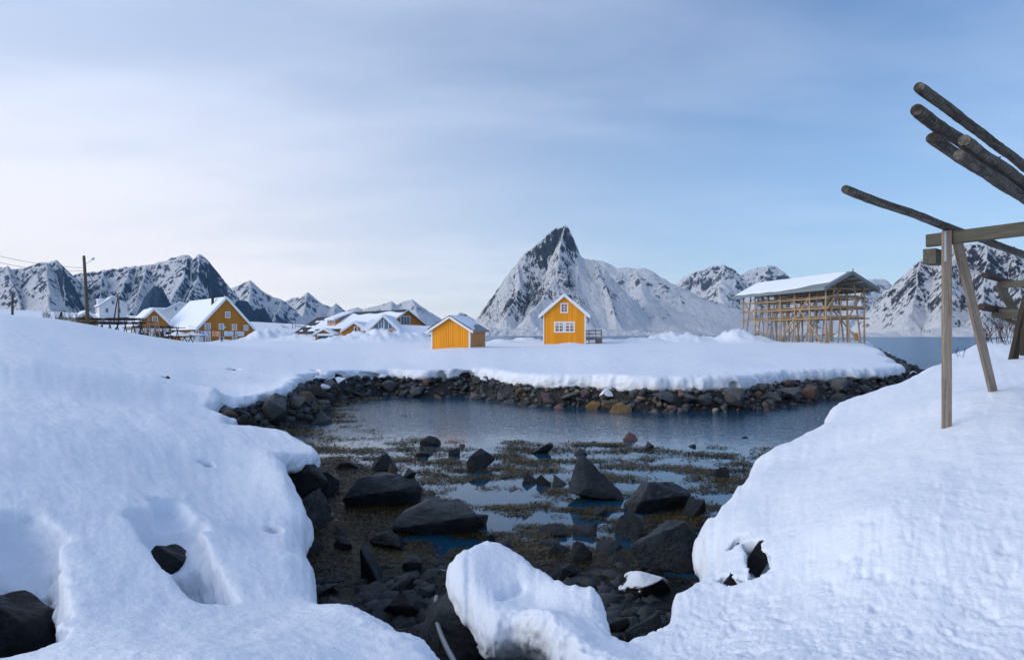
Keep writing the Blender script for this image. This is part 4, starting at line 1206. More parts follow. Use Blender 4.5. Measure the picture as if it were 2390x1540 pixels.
    m = MB(); m.box(-1.7, 1.3, -.06, -.042, .36, .58); m.build('top_strip', M['sign_white'], s5)
    marks(s5, M['sign_ink'], strokes(-1.6, 1.2, .4, .54, 14, rnd), -.075); marks(s5, M['sign_ink'], strokes(-.6, .7, .08, .2, 9, rnd) + strokes(-.7, .8, -.2, -.08, 10, rnd) + strokes(-.5, .6, -.44, -.36, 10, rnd))
build_big_house()

def simple_house(name, label, cat, corner_uvd, W, L, he, hr, rz, wall, wins=(), zbase=None, **kw):
    x0 = P(*corner_uvd); ax = Vector((math.cos(rz), math.sin(rz), 0))
    base = x0 + ax * (W / 2)
    if zbase is not None: base.z = zbase
    t = thing(name, label, cat, base, rz)
    gable_block(t, W, L, he, hr, wall, **kw)
    for wn in wins: window(t, *wn[0], **wn[1])
    return t
def build_left_houses():
    # the smaller ochre house: dark gable over a white ground floor
    rz = R(36); W = 6.3
    t = simple_house('boathouse', 'small ochre gabled house over a white ground floor, left of the sign boards', 'house', (316, 797, 128), W, 12.5, 2.9, 6.2, rz, 'ochre',
        [((.2, 0, 4.35, .9, 1.0, 3, 2), {})], zbase=2.7, side=.5, snow=.34, barge=.3, corner=False)
    m = MB(); m.box(-W / 2 - .02, W / 2 + .02, -.04, -.002, -1.2, 2.75); m.box(-W / 2 - .05, -W / 2 - .002, -.04, 12.4, -1.2, 2.6); m.build('white_ground_floor', M['white_wall'], t)
    window(t, 1.0, -.041, 1.3, 1.3, 1.2, 3, 2, frame='black'); window(t, -1.3, -.041, 1.2, 1.0, 1.3, 2, 1, frame='white'); window(t, 2.4, -.041, 1.2, .7, 1.3, 1, 1, frame='black')
    # the low cabin half hidden by the fish racks
    t = simple_house('brown_cabin', 'little rust brown cabin with a snow roof behind the left drying rack', 'cabin', (176, 764, 104), 3.0, 5.6, 1.9, 3.1, R(40), 'brown_wall', zbase=4.4, side=.35, snow=.26, corner=False)
    m = MB(); m.box(-1.55, -1.5, 3.6, 5.0, -.5, 1.7); m.build('door', M['white'], t)
    # white house with two lit windows, dormer and chimney
    rz = R(38); W = 6.6
    t = simple_house('white_house', 'white two storey house with warm lit windows on the slope, left', 'house', (232, 741, 186), W, 8.5, 3.5, 6.1, rz, 'white_wall',
        [((-1.5, 0, 2.2, .8, 1.3, 2, 2), dict(frame='sign_grey')), ((1.5, 0, 2.2, .8, 1.3, 2, 2), dict(frame='sign_grey')), ((0, 0, 4.5, .8, 1.2, 2, 2), dict(frame='sign_grey'))], zbase=8.6, side=.4, snow=.2, barge=.16)
    for y, lit in ((1.2, 1), (2.6, 1), (5.2, 0), (6.7, 0)):
        window(t, -W / 2, y, 2.2, .95, 1.3, 2, 1, rz=R(-90), glass='lit' if lit else 'glass', frame='white')
    d = MB(); d.box(-W / 2 - .0, -1.2, 3.4, 6.2, 3.7, 5.3); d.build('dormer', M['white_wall'], t)
    d = MB(); d.box(-W / 2 - .25, -1.0, 3.2, 6.4, 5.3, 5.55); d.build('dormer_snow', M['roof_snow'], t)
    window(t, -W / 2 - .001, 4.4, 4.6, 1.0, .9, 2, 1, rz=R(-90), glass='lit'); window(t, -W / 2 - .001, 5.5, 4.6, .7, .9, 1, 1, rz=R(-90), glass='lit')
    c = MB(); c.box(-.25, .25, 4.4, 4.9, 5.6, 7.0); c.build('chimney', M['sign_grey'], t)
    # second white house further right, low and wide
    t = simple_house('white_house', 'white house with a broad snow roof between the two ochre gables', 'house', (383, 738, 205), 9.0, 9.5, 2.4, 4.9, R(24), 'white_wall',
        [((-1.2, 0, 3.0, .9, 1.1, 2, 2), {}), ((1.2, 0, 3.0, .9, 1.1, 2, 2), {})], zbase=9.0, side=.5, snow=.3, barge=.16)
    d = MB(); d.box(-8.6, -4.52, 2.0, 6.0, -1.0, 3.0); d.build('annex', M['white_wall'], t)
    d = MB(); d.box(-8.9, -4.3, 1.7, 6.3, 3.0, 3.35); d.build('annex_snow', M['roof_snow'], t)
    window(t, -6.6, 1.99, 1.5, 2.0, 1.3, 2, 1)
    # white hut at the foot of the big ochre house
    t = simple_house('white_hut', 'low white hut with one square window in front of the ochre house', 'hut', (424, 798.5, 108), 2.6, 2.4, .95, 1.3, R(8), 'white_wall', [((.6, 0, .55, .42, .5, 2, 2), dict(trim=.06))], side=.2, snow=.08, corner=False)
build_left_houses()

# ------------------------------------------------------------------ the long lodge
def build_lodge():
    rz = R(41); xr = P(949, 0, 130); xr.z = 3.0
    t = thing('lodge', 'long orange lodge with dark ridge, snow roofs, glazed gable and balcony', 'lodge', xr, 0)
    yl = Vector((-math.sin(rz), math.cos(rz), 0))
    # main range and the lower range behind it
    gable_block(t, 10.4, 28.0, 2.3, 5.75, 'orange_wall', (0, 0, 0), rz, side=.7, front=.55, roof_th=.16, snow=0, barge=.24, corner=False, fascia='white')
    q = yl * 28.0
    gable_block(t, 10.0, 11.5, 1.8, 5.0, 'orange_wall', (q.x, q.y, 0), rz, side=.7, front=.0, roof_th=.16, snow=0, barge=.2, corner=False)
    ca, sa = math.cos(rz), math.sin(rz)
    s = (5.75 - 2.3) / 5.2
    # snow lying on the long front slope, short of the bare dark ridge; patchy on the far range
    def sheet(y0, y1, top, he, hr, hw, side, ragged, name, patch=False):
        nx, ny = 22, 60; sl = (hr - he) / hw
        sn = MB(); pts = []; al = []
        for j in range(ny + 1):
            fy = j / ny; y = y0 + (y1 - y0) * fy
            tp = top + ragged * (0.5 + 0.5 * math.sin(fy * 17 + 1.3) * math.sin(fy * 7.0))
            for i in range(nx + 1):
                fx = i / nx
                x = -(hw + side) + (hw + side - tp) * fx
                e = min(1, fx * 8 + .5) * min(1, (1 - fx) * 8) * min(1, fy * 16) * min(1, (1 - fy) * 16)
                z = hr - abs(x) * sl + .19 + .30 * max(e, 0) ** .5
                pts.append((x, y, z)); al.append(e)
        fs = []
        for j in range(ny):
            for i in range(nx):
                a = j * (nx + 1) + i
                if patch:
                    fx = i / nx; fy = j / ny
                    n = math.sin(fx * 7 + fy * 3) + math.sin(fy * 11 - fx * 5) * .7
                    if fy > .38 and n < .95 * (fy * 2.2 - .2) and not (.30 < fx < .42 and fy < .8): continue
                fs.append((a, a + 1, a + nx + 2, a + nx + 1))
        sn.add(pts, fs, True)
        put(sn.build(name, M['roof_snow'], t), (0, 0, 0), rz)
    sheet(-.5, 28.4, .35, 2.3, 5.75, 5.2, .7, .9, 'snow_cover')
    sheet(28.4, 40.0, .9, 1.8, 5.0, 5.0, .7, 1.0, 'snow_cover', True)
    # windows under the far eave
    for k in range(4):
        p = yl * (31.5 + k * 1.5); window(t, p.x - ca * 5.0, p.y - sa * 5.0, 1.15, .9, .8, 2, 1, rz=rz - R(90), trim=.1)
    # gable end: big window, balcony
    def gp(x, y, z): return (ca * x - sa * y, sa * x + ca * y, z)
    o = window(t, *gp(-.3, 0, 3.7), 2.2, 1.9, 3, 1, rz=rz, trim=.14, glass='pale_glass')
    b = MB(); b.box(-2.2, 2.3, -1.35, -.02, 2.05, 2.2)
    b.box(-2.2, 2.3, -1.4, -1.33, 2.2, 3.1); b.box(2.24, 2.3, -1.33, -.02, 2.2, 3.1); b.box(-2.2, -2.14, -1.33, -.02, 2.2, 3.1)
    put(b.build('balcony', M['brown_wall'], t), (0, 0, 0), rz)
    b = MB()
    for x in (-2.1, .0, 2.2): b.bar((x, -1.3, -1.0), (x, -1.3, 2.05), .14)
    b.bar((0.1, -1.3, .2), (2.1, -1.3, 2.0), .12)
    put(b.build('balcony_post', M['white'], t), (0, 0, 0), rz)
    for x in (-1.6, .2, 1.8): window(t, *gp(x, 0, 1.05), 1.2, 1.5, 2, 1, rz=rz, trim=.1, glass='pale_glass')
    # glazed wing towards the water
    wl = P(865.5, 0, 116.5) - xr; wr = P(925, 0, 116.8) - xr
    c = (wl + wr) / 2; W = (wr - wl).length
    wz = R(3)
    gable_block(t, W, 12.0, 2.05, 4.15, 'orange_wall', (c.x, c.y, 0), wz, side=.75, front=.65, roof_th=.14, snow=.34, barge=.22, corner=False)
    g = MB(); hw = W / 2 - .1; sl = (4.15 - 2.05) / (W / 2)
    g.add([(-hw, -.02, 1.95), (hw, -.02, 1.95), (0, -.02, 4.05)], [(0, 1, 2)])
    go = put(g.build('gable_glazing', M['pale_glass'], t), (c.x, c.y, 0), wz)
    f = MB(); f.box(-hw, hw, -.09, -.03, 1.86, 1.97)
    for x in (-1.7, -.85, -.42, .0, .1, .85, 1.5):
        f.box(x - .05, x + .05, -.08, -.025, 1.95, 4.15 - abs(x) * sl - .12)
    f.build('mullions', M['white'], go)
    cb = MB(); cb.box(-.07, .07, -.05, .06, -1.0, 2.0); put(cb.build('corner_board', M['white'], t), (c.x + W / 2, c.y - .0, 0), wz)
    cb = MB(); cb.box(-.07, .07, -.05, .06, -1.0, 2.0); put(cb.build('corner_board', M['white'], t), (c.x - W / 2, c.y - .02, 0), wz)
    # small boarded gable further left and the roof between
    a = P(802, 0, 119) - xr; b2 = P(852, 0, 118) - xr; c2 = (a + b2) / 2; W2 = (b2 - a).length
    gable_block(t, W2, 11.0, 1.55, 3.0, 'orange_wall', (c2.x, c2.y, 0), R(2), side=.3, front=.4, roof_th=.12, snow=.36, barge=.14, corner=False)
    window(t, c2.x + .25, c2.y - .002, 1.95, .62, .95, 1, 1, rz=R(2), trim=.12)
    m = MB(); m.prism([(c2.x + W2 / 2 - .2, 1.0), (c.x - W / 2 + .1, 1.0), (c.x - W / 2 + .1, 1.9), (c2.x + W2 / 2 - .2, 1.75)], c.y + .4, c.y + 12); m.build('link_wall', M['orange_wall'], t)
    m = MB(); m.slab([(c2.x + W2 / 2 - .6, c.y + .1, 2.0), (c.x - W / 2 + .4, c.y + .1, 2.0), (c.x - W / 2 + .4, c.y + 9, 3.9), (c2.x + W2 / 2 - .6, c.y + 9, 3.9)], .35); m.build('snow_cover', M['roof_snow'], t)
    # dormer on the far slope
    dd = yl * 22.5; dx = -3.6
    m = MB(); m.box(-4.9, -2.0, 20.6, 24.4, 2.6, 4.15); put(m.build('dormer', M['orange_wall'], t), (0, 0, 0), rz)
    m = MB(); m.slab([(-5.4, 24.8, 4.15), (-5.4, 20.2, 4.15), (-1.0, 20.2, 5.75), (-1.0, 24.8, 5.75)], .02)
    m.add([(-5.4, 20.2, 4.17), (-5.4, 24.8, 4.17), (-1.0, 24.8, 5.8), (-1.0, 20.2, 5.8), (-5.35, 20.3, 4.5), (-5.35, 24.7, 4.5), (-1.0, 24.7, 6.05), (-1.0, 20.3, 6.05)], [(0, 3, 2, 1), (4, 5, 6, 7), (0, 1, 5, 4), (1, 2, 6, 5), (2, 3, 7, 6), (3, 0, 4, 7)])
    put(m.build('snow_cover', M['roof_snow'], t), (0, 0, 0), rz)
    for yy in (21.3, 23.6): window(t, *gp(-4.9, yy, 3.65), 1.3, .8, 2, 1, rz=rz - R(90), trim=.1)
    # low brown annex to the right
    a = P(926, 0, 118.5) - xr; b3 = P(1004, 0, 121) - xr; c3 = (a + b3) / 2; W3 = (b3 - a).length
    m = MB(); m.box(-W3 / 2, W3 / 2, 0, 6, -1.5, 1.05); put(m.build('annex_wall', M['rust_wall'], t), (c3.x, c3.y, 0), R(6))
    m = MB(); m.slab([(-W3 / 2 - .3, -.5, 1.1), (W3 / 2 + .4, -.5, .85), (W3 / 2 + .4, 6.2, 2.6), (-W3 / 2 - .3, 6.2, 2.6)], .1); put(m.build('annex_roof', M['darkroof'], t), (c3.x, c3.y, 0), R(6))
    m = MB(); m.slab([(-W3 / 2 - .3, -.55, 1.45), (W3 / 2 + .3, -.55, 1.15), (W3 / 2 + .3, 5.4, 2.62), (-W3 / 2 - .3, 5.9, 2.95)], .32); so = put(m.build('annex_snow', M['roof_snow'], t), (c3.x, c3.y, 0), R(6))
    bv = so.modifiers.new('soft', 'BEVEL'); bv.width = .12; bv.segments = 2
    for fx in (.22, .30, .42): window(t, c3.x + W3 * fx * math.cos(R(6)), c3.y + W3 * fx * math.sin(R(6)) - .002, -.05, .8 if fx < .4 else .45, .95, 1, 1, rz=R(6), trim=.08, glass='pale_glass')
build_lodge()

def build_kiosk():
    base = P(756.5, 796, 104)
    t = thing('orange_kiosk', 'tiny orange kiosk with glazed front and little snow gable', 'kiosk', base, R(4))
    gable_block(t, 2.7, 3.0, 1.05, 1.75, 'orange_wall', side=.28, front=.45, roof_th=.08, snow=.22, barge=.1, sink=.8, corner=False)
    m = MB(); m.box(-.85, 1.3, -.06, -.03, -.1, .92); m.build('glazing', M['teal_glass'], t)
    m = MB()
    for x in (-.9, .18, 1.3): m.box(x - .04, x + .04, -.09, -.02, -.3, 1.0)
    m.build('front_post', M['sign_teal'], t)
    m = MB(); m.slab([(-.9, -.9, 1.05), (1.5, -.9, 1.05), (1.5, .0, 1.25), (-.9, .0, 1.25)], .22); m.build('canopy_snow', M['roof_snow'], t)
build_kiosk()
# ------------------------------------------------------------------ timber
M['post_wood'] = m_wood('pine_post', (0.36, 0.31, 0.255), (0.17, 0.12, 0.085), 0.9)
M['beam_wood'] = m_wood('green_grey_beam', (0.135, 0.130, 0.105), (0.050, 0.050, 0.043), 0.8)
M['rack_wood'] = m_wood('rack_timber', (0.56, 0.42, 0.28), (0.32, 0.22, 0.135), 0.6)
M['dark_wood'] = m_wood('dark_old_timber', (0.075, 0.062, 0.05), (0.028, 0.023, 0.02), 0.6)
M['pink_wood'] = m_wood('bare_new_timber', (0.42, 0.29, 0.22), (0.28, 0.19, 0.14), 0.6)
M['pole_wood'] = m_wood('utility_pole_wood', (0.14, 0.12, 0.10), (0.06, 0.05, 0.045), 0.5)
def m_bark():
    m, T, b = new_mat('weathered_log')
    tc = T.n('ShaderNodeTexCoord'); oi = T.n('ShaderNodeObjectInfo')
    off = T.n('ShaderNodeVectorMath', {0: tc.outputs['Object'], 1: oi.outputs['Location']}, operation='ADD').outputs[0]
    g = T.noise(T.mapping(off, (22, 22, 2.2)), 1.0, 6, 0.7, 2.0, 0.5)
    p = T.noise(off, 4.5, 5, 0.65)
    rings = T.n('ShaderNodeTexWave', {'Vector': off, 'Scale': 3.2, 'Distortion': 3.5, 'Detail': 3.0, 'Detail Scale': 2.0}, bands_direction='Z').outputs[1]
    c = T.mix(T.maprange(g, 0.35, 0.68, 0, 1), (0.17, 0.16, 0.145), (0.024, 0.021, 0.019))
    c = T.mix(T.maprange(rings, 0.86, 0.97, 0, 0.8), c, (0.02, 0.018, 0.016))
    c = T.mix(T.maprange(p, 0.52, 0.68, 0, 0.85), c, (0.028, 0.024, 0.020))
    c = T.mix(T.maprange(p, 0.36, 0.28, 0, 0.6), c, (0.28, 0.24, 0.19))
    T.s(b, 'Base Color', c); b.inputs['Roughness'].default_value = 0.85; b.inputs['Specular IOR Level'].default_value = 0.15
    bump(T, b, T.math('SUBTRACT', g, T.math('MULTIPLY', rings, 0.3)), 0.8, 0.012)
    return m
M['bark'] = m_bark()

def along(o, p, q):
    p = Vector(p); q = Vector(q)
    d = (q - p).normalized()
    x = Vector((0, 1, 0)).cross(d) if abs(d.z) > .5 else d.cross(Vector((0, 0, 1)))
    x.normalize(); y = d.cross(x)
    o.matrix_local = Matrix.Translation(p) @ Matrix((x, y, d)).transposed().to_4x4()
def timber(name, p, q, w, h, mat, parent=None, ext=0.0, bevel=0.008):
    p = Vector(p); q = Vector(q); L = (q - p).length
    m = MB(); m.box(-w / 2, w / 2, -h / 2, h / 2, -ext, L + ext)
    o = m.build(name, mat, parent); along(o, p, q)
    if bevel:
        b = o.modifiers.new('edge', 'BEVEL'); b.width = bevel; b.segments = 2
    return o
def pole(name, p, q, r0, r1, mat, parent=None, n=8, wob=.05, seg=6, bend=.0):
    p = Vector(p); q = Vector(q); L = (q - p).length
    m = MB(); a = random.uniform(0, 6.28)
    pts = [(math.cos(a) * bend * math.sin(math.pi * i / seg), math.sin(a) * bend * math.sin(math.pi * i / seg), L * i / seg) for i in range(seg + 1)]
    m.tube(pts, [(r0 + (r1 - r0) * i / seg) * random.uniform(1 - wob, 1 + wob) for i in range(seg + 1)], n)
    o = m.build(name, mat, parent); along(o, p, q)
    return o

# ------------------------------------------------------------------ the near drying rack on the right
def big_log(name, label, p, dirv, length, r0, r1, seed):
    random.seed(seed)
    p = Vector(p); q = p + Vector(dirv).normalized() * length
    m = MB(); n = 18; seg = 60
    pts = []; rad = []
    bx, by = random.uniform(-.008, .008), random.uniform(-.008, .008)
    kn = [(random.uniform(0, length), random.uniform(.08, .2), random.uniform(.05, .16)) for _ in range(9)]
    for i in range(seg + 1):
        s = i / seg; z = s * length
        pts.append((bx * math.sin(s * 4.2) + .006 * math.sin(s * 23 + seed), by * math.sin(s * 3.1 + 1) + .005 * math.sin(s * 19), z))
        r = r0 + (r1 - r0) * s
        r *= 1 + sum(a * .5 * math.exp(-((z - c) / w) ** 2) for c, w, a in kn) + random.uniform(-.03, .03)
        rad.append(r)
    rad[0] *= .93
    m.tube(pts, rad, n, .035)
    # branch stubs
    for _ in range(7):
        z = random.uniform(.05, .95) * length; a = random.uniform(0, 6.28); r = r0 + (r1 - r0) * z / length
        m.tube([(math.cos(a) * r * .6, math.sin(a) * r * .6, z), (math.cos(a) * r * 1.2, math.sin(a) * r * 1.2, z + .03)], [.018, .008], 6)
    o = m.build(name, M['bark']); along(o, p, q)
    try: o.data.set_sharp_from_angle(angle=R(48))
    except Exception: pass
    return tag(o, label, 'log', 'logs of the near drying rack')
def build_near_rack():
    logdir = Vector((.738, .675, 0)); beamdir = Vector((.45, -.893, 0))
    pb = P(2209.5, 1000, 9.0); pt = P(2209.5, 538, 9.0)
    t = thing('drying_rack', 'near timber drying rack frame with pine post, leaning leg and heavy beam', 'drying rack', pb)
    def L(v): return Vector(v) - pb
    timber('post', L((pb.x, pb.y, pb.z - .6)), L((pt.x, pt.y, pt.z)), .118, .05, M['post_wood'], t)
    a = P(2234, 562, 9.14); b = P(2318, 915, 10.55)
    dv = (b - a).normalized()
    timber('leg', L(a - dv * .05), L(b + dv * .6), .125, .055, M['post_wood'], t)
    e0 = P(2176, 558, 9.22) + Vector((0, .12, 0)); e0.z = pt.z - .095
    timber('beam', L(e0), L(e0 + beamdir * 4.6), .07, .175, M['beam_wood'], t)
    s0 = P(2169, 590, 9.15); s0.z = e0.z - .235
    timber('cleat', L(s0), L(s0 + logdir * .34), .16, .21, M['beam_wood'], t)
    pl = MB(); pl.box(-.014, .014, -.0285, -.0262, -.42, -.02); o = pl.build('metal_strip', M['sign_grey'], t); o.location = L((pt.x - .036, pt.y, pt.z))
    # the frame carries on out of sight on the right: far post, upper beam
    f0 = e0 + beamdir * 4.0
    gz_ = ground_z(f0.x, f0.y)
    timber('post', L((f0.x, f0.y, gz_ - .4)), L((f0.x, f0.y, e0.z - .1)), .15, .15, M['post_wood'], t)
    u0 = Vector((6.9, 9.2, 0)); u1 = Vector((9.2, 6.0, 0))
    for q in (u0, u1):
        q.z = 0
    # logs
    p0 = P(2215, 535, 9.15); p0.z = e0.z + .10 + .062
    big_log('log', 'slim ringed log lying across the beam, lowest of those reaching left', p0 - logdir * 3.55, logdir, 9.5, .044, .066, 3)
    big_log('log', 'topmost dark log slanting in from the right edge against the sky', P(2146, 203, 7.6), logdir + Vector((0, 0, .004)), 7.0, .060, .074, 5)
    big_log('log', 'thick log with a pale sawn end, second from the top', P(2138, 256, 6.9), logdir, 7.0, .067, .080, 8)
    big_log('log', 'splintered log with a broken end, below the thick sawn one', P(2174, 322, 6.9), logdir + Vector((0, 0, -.006)), 7.0, .060, .074, 13)
    big_log('log', 'brownish log whose round dark end sits against the thick sawn log', P(2249, 327, 6.55), logdir + Vector((0, 0, .0)), 7.0, .057, .074, 21)
    big_log('log', 'black ended log tucked beside the splintered one, lowest of the bundle', P(2237, 361, 6.5), logdir + Vector((0, 0, -.003)), 7.0, .051, .07, 34)
    # cross beam that carries the bundle, beyond the right edge of the frame
    c0 = Vector((8.1, 9.9, 5.62)); c1 = Vector((10.3, 7.2, 5.62))
    c0z = min(P(2237, 361, 6.5).z, P(2174, 322, 6.9).z) - .16
    c0.z = c1.z = c0z
    timber('beam', L(c0), L(c1), .08, .18, M['beam_wood'], t)
    for c in (c0, c1):
        timber('post', L((c.x, c.y, ground_z(c.x, c.y) - .4)), L((c.x, c.y, c0z + .05)), .15, .15, M['post_wood'], t)
build_near_rack()

def build_second_rack():
    # a further rack up the bank, only its left end in view
    b = P(2366, 838, 18.0)
    t = thing('drying_rack', 'dark old drying rack further up the bank with crooked leaning legs', 'drying rack', b)
    def L(v): return Vector(v) - b
    timber('leg', L(P(2362, 850, 18.0)), L(P(2398, 690, 17.3)), .17, .15, M['dark_wood'], t)
    timber('leg', L(P(2330, 664, 18.4)), L(P(2378, 742, 18.4)), .19, .12, M['beam_wood'], t)
    timber('beam', L(P(2333, 664, 18.5)), L(P(2470, 660, 16.5)), .12, .19, M['beam_wood'], t)
    timber('beam', L(P(2318, 731, 18.5)), L(P(2470, 737, 16.8)), .12, .26, M['beam_wood'], t)
    pole('pole', L(P(2298, 643, 18.0)), L(P(2480, 690, 21.5)), .075, .09, M['dark_wood'], t)
    pole('pole', L(P(2290, 716, 18.0)), L(P(2480, 748, 20.5)), .095, .10, M['dark_wood'], t)
    timber('brace', L(P(2316, 730, 18.3)), L(P(2376, 757, 18.1)), .09, .11, M['beam_wood'], t)
    timber('leg', L(P(2389, 830, 17.5)), L(P(2391, 740, 17.5)), .12, .12, M['dark_wood'], t)
    s = MB(); s.add([], []);
    m = MB()
    for k in range(1):
        pass
build_second_rack()

# ------------------------------------------------------------------ the roofed drying rack
def build_roofed_rack():
    a = math.atan2(.24, .97)
    base = P(1927, 799, 82); base.z = 2.95
    t = thing('roofed_drying_rack', 'tall open drying rack of pale poles under a snowy gable roof', 'drying rack', base, a)
    W, Ln, he, hr = 5.63, 17.5, 6.75, 8.75
    nf = 7; s = (8.75 - 7.3) / (W / 2)
    random.seed(5)
    def rp(p, q, r, name='pole', mt='rack_wood'): return pole(name, p, q, r * random.uniform(.9, 1.1), r * random.uniform(.8, 1.0), M[mt], t, 7, .05, 3, random.uniform(0, .04))
    for i in range(nf):
        y = Ln * i / (nf - 1)
        for x in (0, W):
            rp((x, y, -.6), (x, y, 7.2), .115, 'post')
            sx = 1 if x == 0 else -1
            rp((x + sx * .35, y + .12, -.6), (x + sx * 1.45, y + .12, 7.7), .11, 'brace')
        rp((W * .5 - .9, y + .2, -.6), (W * .5 - .35, y + .2, 6.0), .09, 'brace')
        rp((W * .5 + .9, y + .2, -.6), (W * .5 + .35, y + .2, 6.0), .09, 'brace')
        for z in (3.15, 4.4, 5.65):
            rp((-.25, y + .14, z), (W + .25, y + .14, z), .085, 'crossbeam')
        rp((-.2, y + .1, 6.75), (W + .2, y + .1, 6.75), .09, 'crossbeam')
    for z in (3.05, 4.3, 5.55, 6.7):
        for x in (-.13, W + .13):
            rp((x, -.6, z + .0), (x, Ln + .4, z), .095, 'rail')
    # the poles the fish hang from, in three storeys
    for z in (3.32, 4.57, 5.82):
        for k in range(10):
            x = .35 + k * (W - .7) / 9 + random.uniform(-.12, .12)
            y0 = random.uniform(-.7, .2); 
            rp((x, y0, z + random.uniform(-.02, .06)), (x + random.uniform(-.25, .25), random.uniform(Ln * .75, Ln + .3), z + random.uniform(-.02, .08)), .06, 'hanging_pole')
    for (p, q) in (((-.16, .5, .0), (-.16, 6.0, 5.6)), ((-.16, 8.8, .0), (-.16, 3.0, 5.6)), ((-.16, 17.0, 5.8), (-.16, 11.8, 0.0)), ((W + .16, .8, 0), (W + .16, 7.2, 5.6)), ((W + .16, 16, 0), (W + .16, 9, 5.6)), ((.1, -.1, 4.3), (2.2, -.1, 6.9)), ((W - .1, -.12, 6.6), (W - 2.8, -.12, 2.6)), ((.8, 6.0, 0), (.8, 11.0, 5.6)), ((W - .8, 11.0, 0), (W - .8, 5.0, 5.6))):
        rp(p, q, .10, 'brace')
    # roof
    ov, fr = 1.15, 1.25
    r = MB(); r2 = MB()
    hw = W / 2 + ov; ze = 8.75 - hw * s
    for sx in (-1, 1):
        e = W / 2 + sx * hw
        q = [(e, -fr, ze), (W / 2, -fr, 8.75), (W / 2, Ln + 1.2, 8.75), (e, Ln + 1.2, ze)]
        if sx > 0: q = q[::-1]
        r.slab(q if sx < 0 else q, .10)
    ro = r.build('roof', M['greyroof'], t)
    f = MB()
    for sx in (-1, 1):
        e = W / 2 + sx * hw
        f.bar((e, -fr - .03, ze - .10), (W / 2, -fr - .03, 8.75 - .10), .05, .36)
        f.bar((e + sx * .03, -fr, ze - .12), (e + sx * .03, Ln + 1.2, ze - .12), .05, .34)
        f.bar((e, Ln + 1.23, ze - .10), (W / 2, Ln + 1.23, 8.75 - .10), .05, .36)
    f.bar((W / 2, -fr - .06, 8.6), (W / 2, -fr - .06, 9.15), .08)
    f.build('fascia', M['greyroof'], ro)
    for sx in (-1, 1):
        for k in range(9):
            y = -fr + .15 + k * (Ln + fr + 1.0) / 8
            e = W / 2 + sx * (hw - .05)
            rp((e, y, ze - .22), (W / 2, y, 8.75 - .20), .07, 'rafter')
    for x in (1.2, 2.1, W - 2.1, W - 1.2):
        z = 8.75 - abs(x - W / 2) * s - .38
        rp((x, -fr + .1, z), (x, Ln + 1.0, z), .07, 'purlin')
    # snow lying back from the eaves
    sn = MB(); nx, ny = 10, 40
    for sx in (-1, 1):
        pts = []
        for j in range(ny + 1):
            fy = j / ny; y = -fr + .9 * (1 if sx < 0 else .1) + (Ln + fr + .3) * fy
            lim = .93 - .30 * (1 - sstep(.0, .42, np.array(fy)).item()) + .02 * math.sin(fy * 31)
            for i in range(nx + 1):
                fx = i / nx; x = hw * lim * fx
                ed = min(1, (1 - fx) * 6) * min(1, fy * 12) * min(1, (1 - fy) * 12)
                pts.append((W / 2 + sx * x, y, 8.75 - x * s + .015 + .10 * max(ed, 0) ** .5))
        fs = [(j * (nx + 1) + i, j * (nx + 1) + i + 1, (j + 1) * (nx + 1) + i + 1, (j + 1) * (nx + 1) + i) for j in range(ny) for i in range(nx)]
        sn.add(pts, fs, True)
    sn.build('snow_cover', M['roof_snow'], ro)
    # a yellow float hanging inside and a dark tarpaulin by the near corner
    fl = MB(); fl.tube([(0, 0, 0), (0, 0, .12), (0, 0, .5), (0, 0, .95), (0, 0, 1.1)], [.05, .22, .3, .22, .05], 10)
    y = fl.build('net_float', M['yellow']); y.location = P(1998, 797, 88); y.location.z = 3.15
    tag(y, 'yellow net float standing under the roofed rack', 'float')
build_roofed_rack()

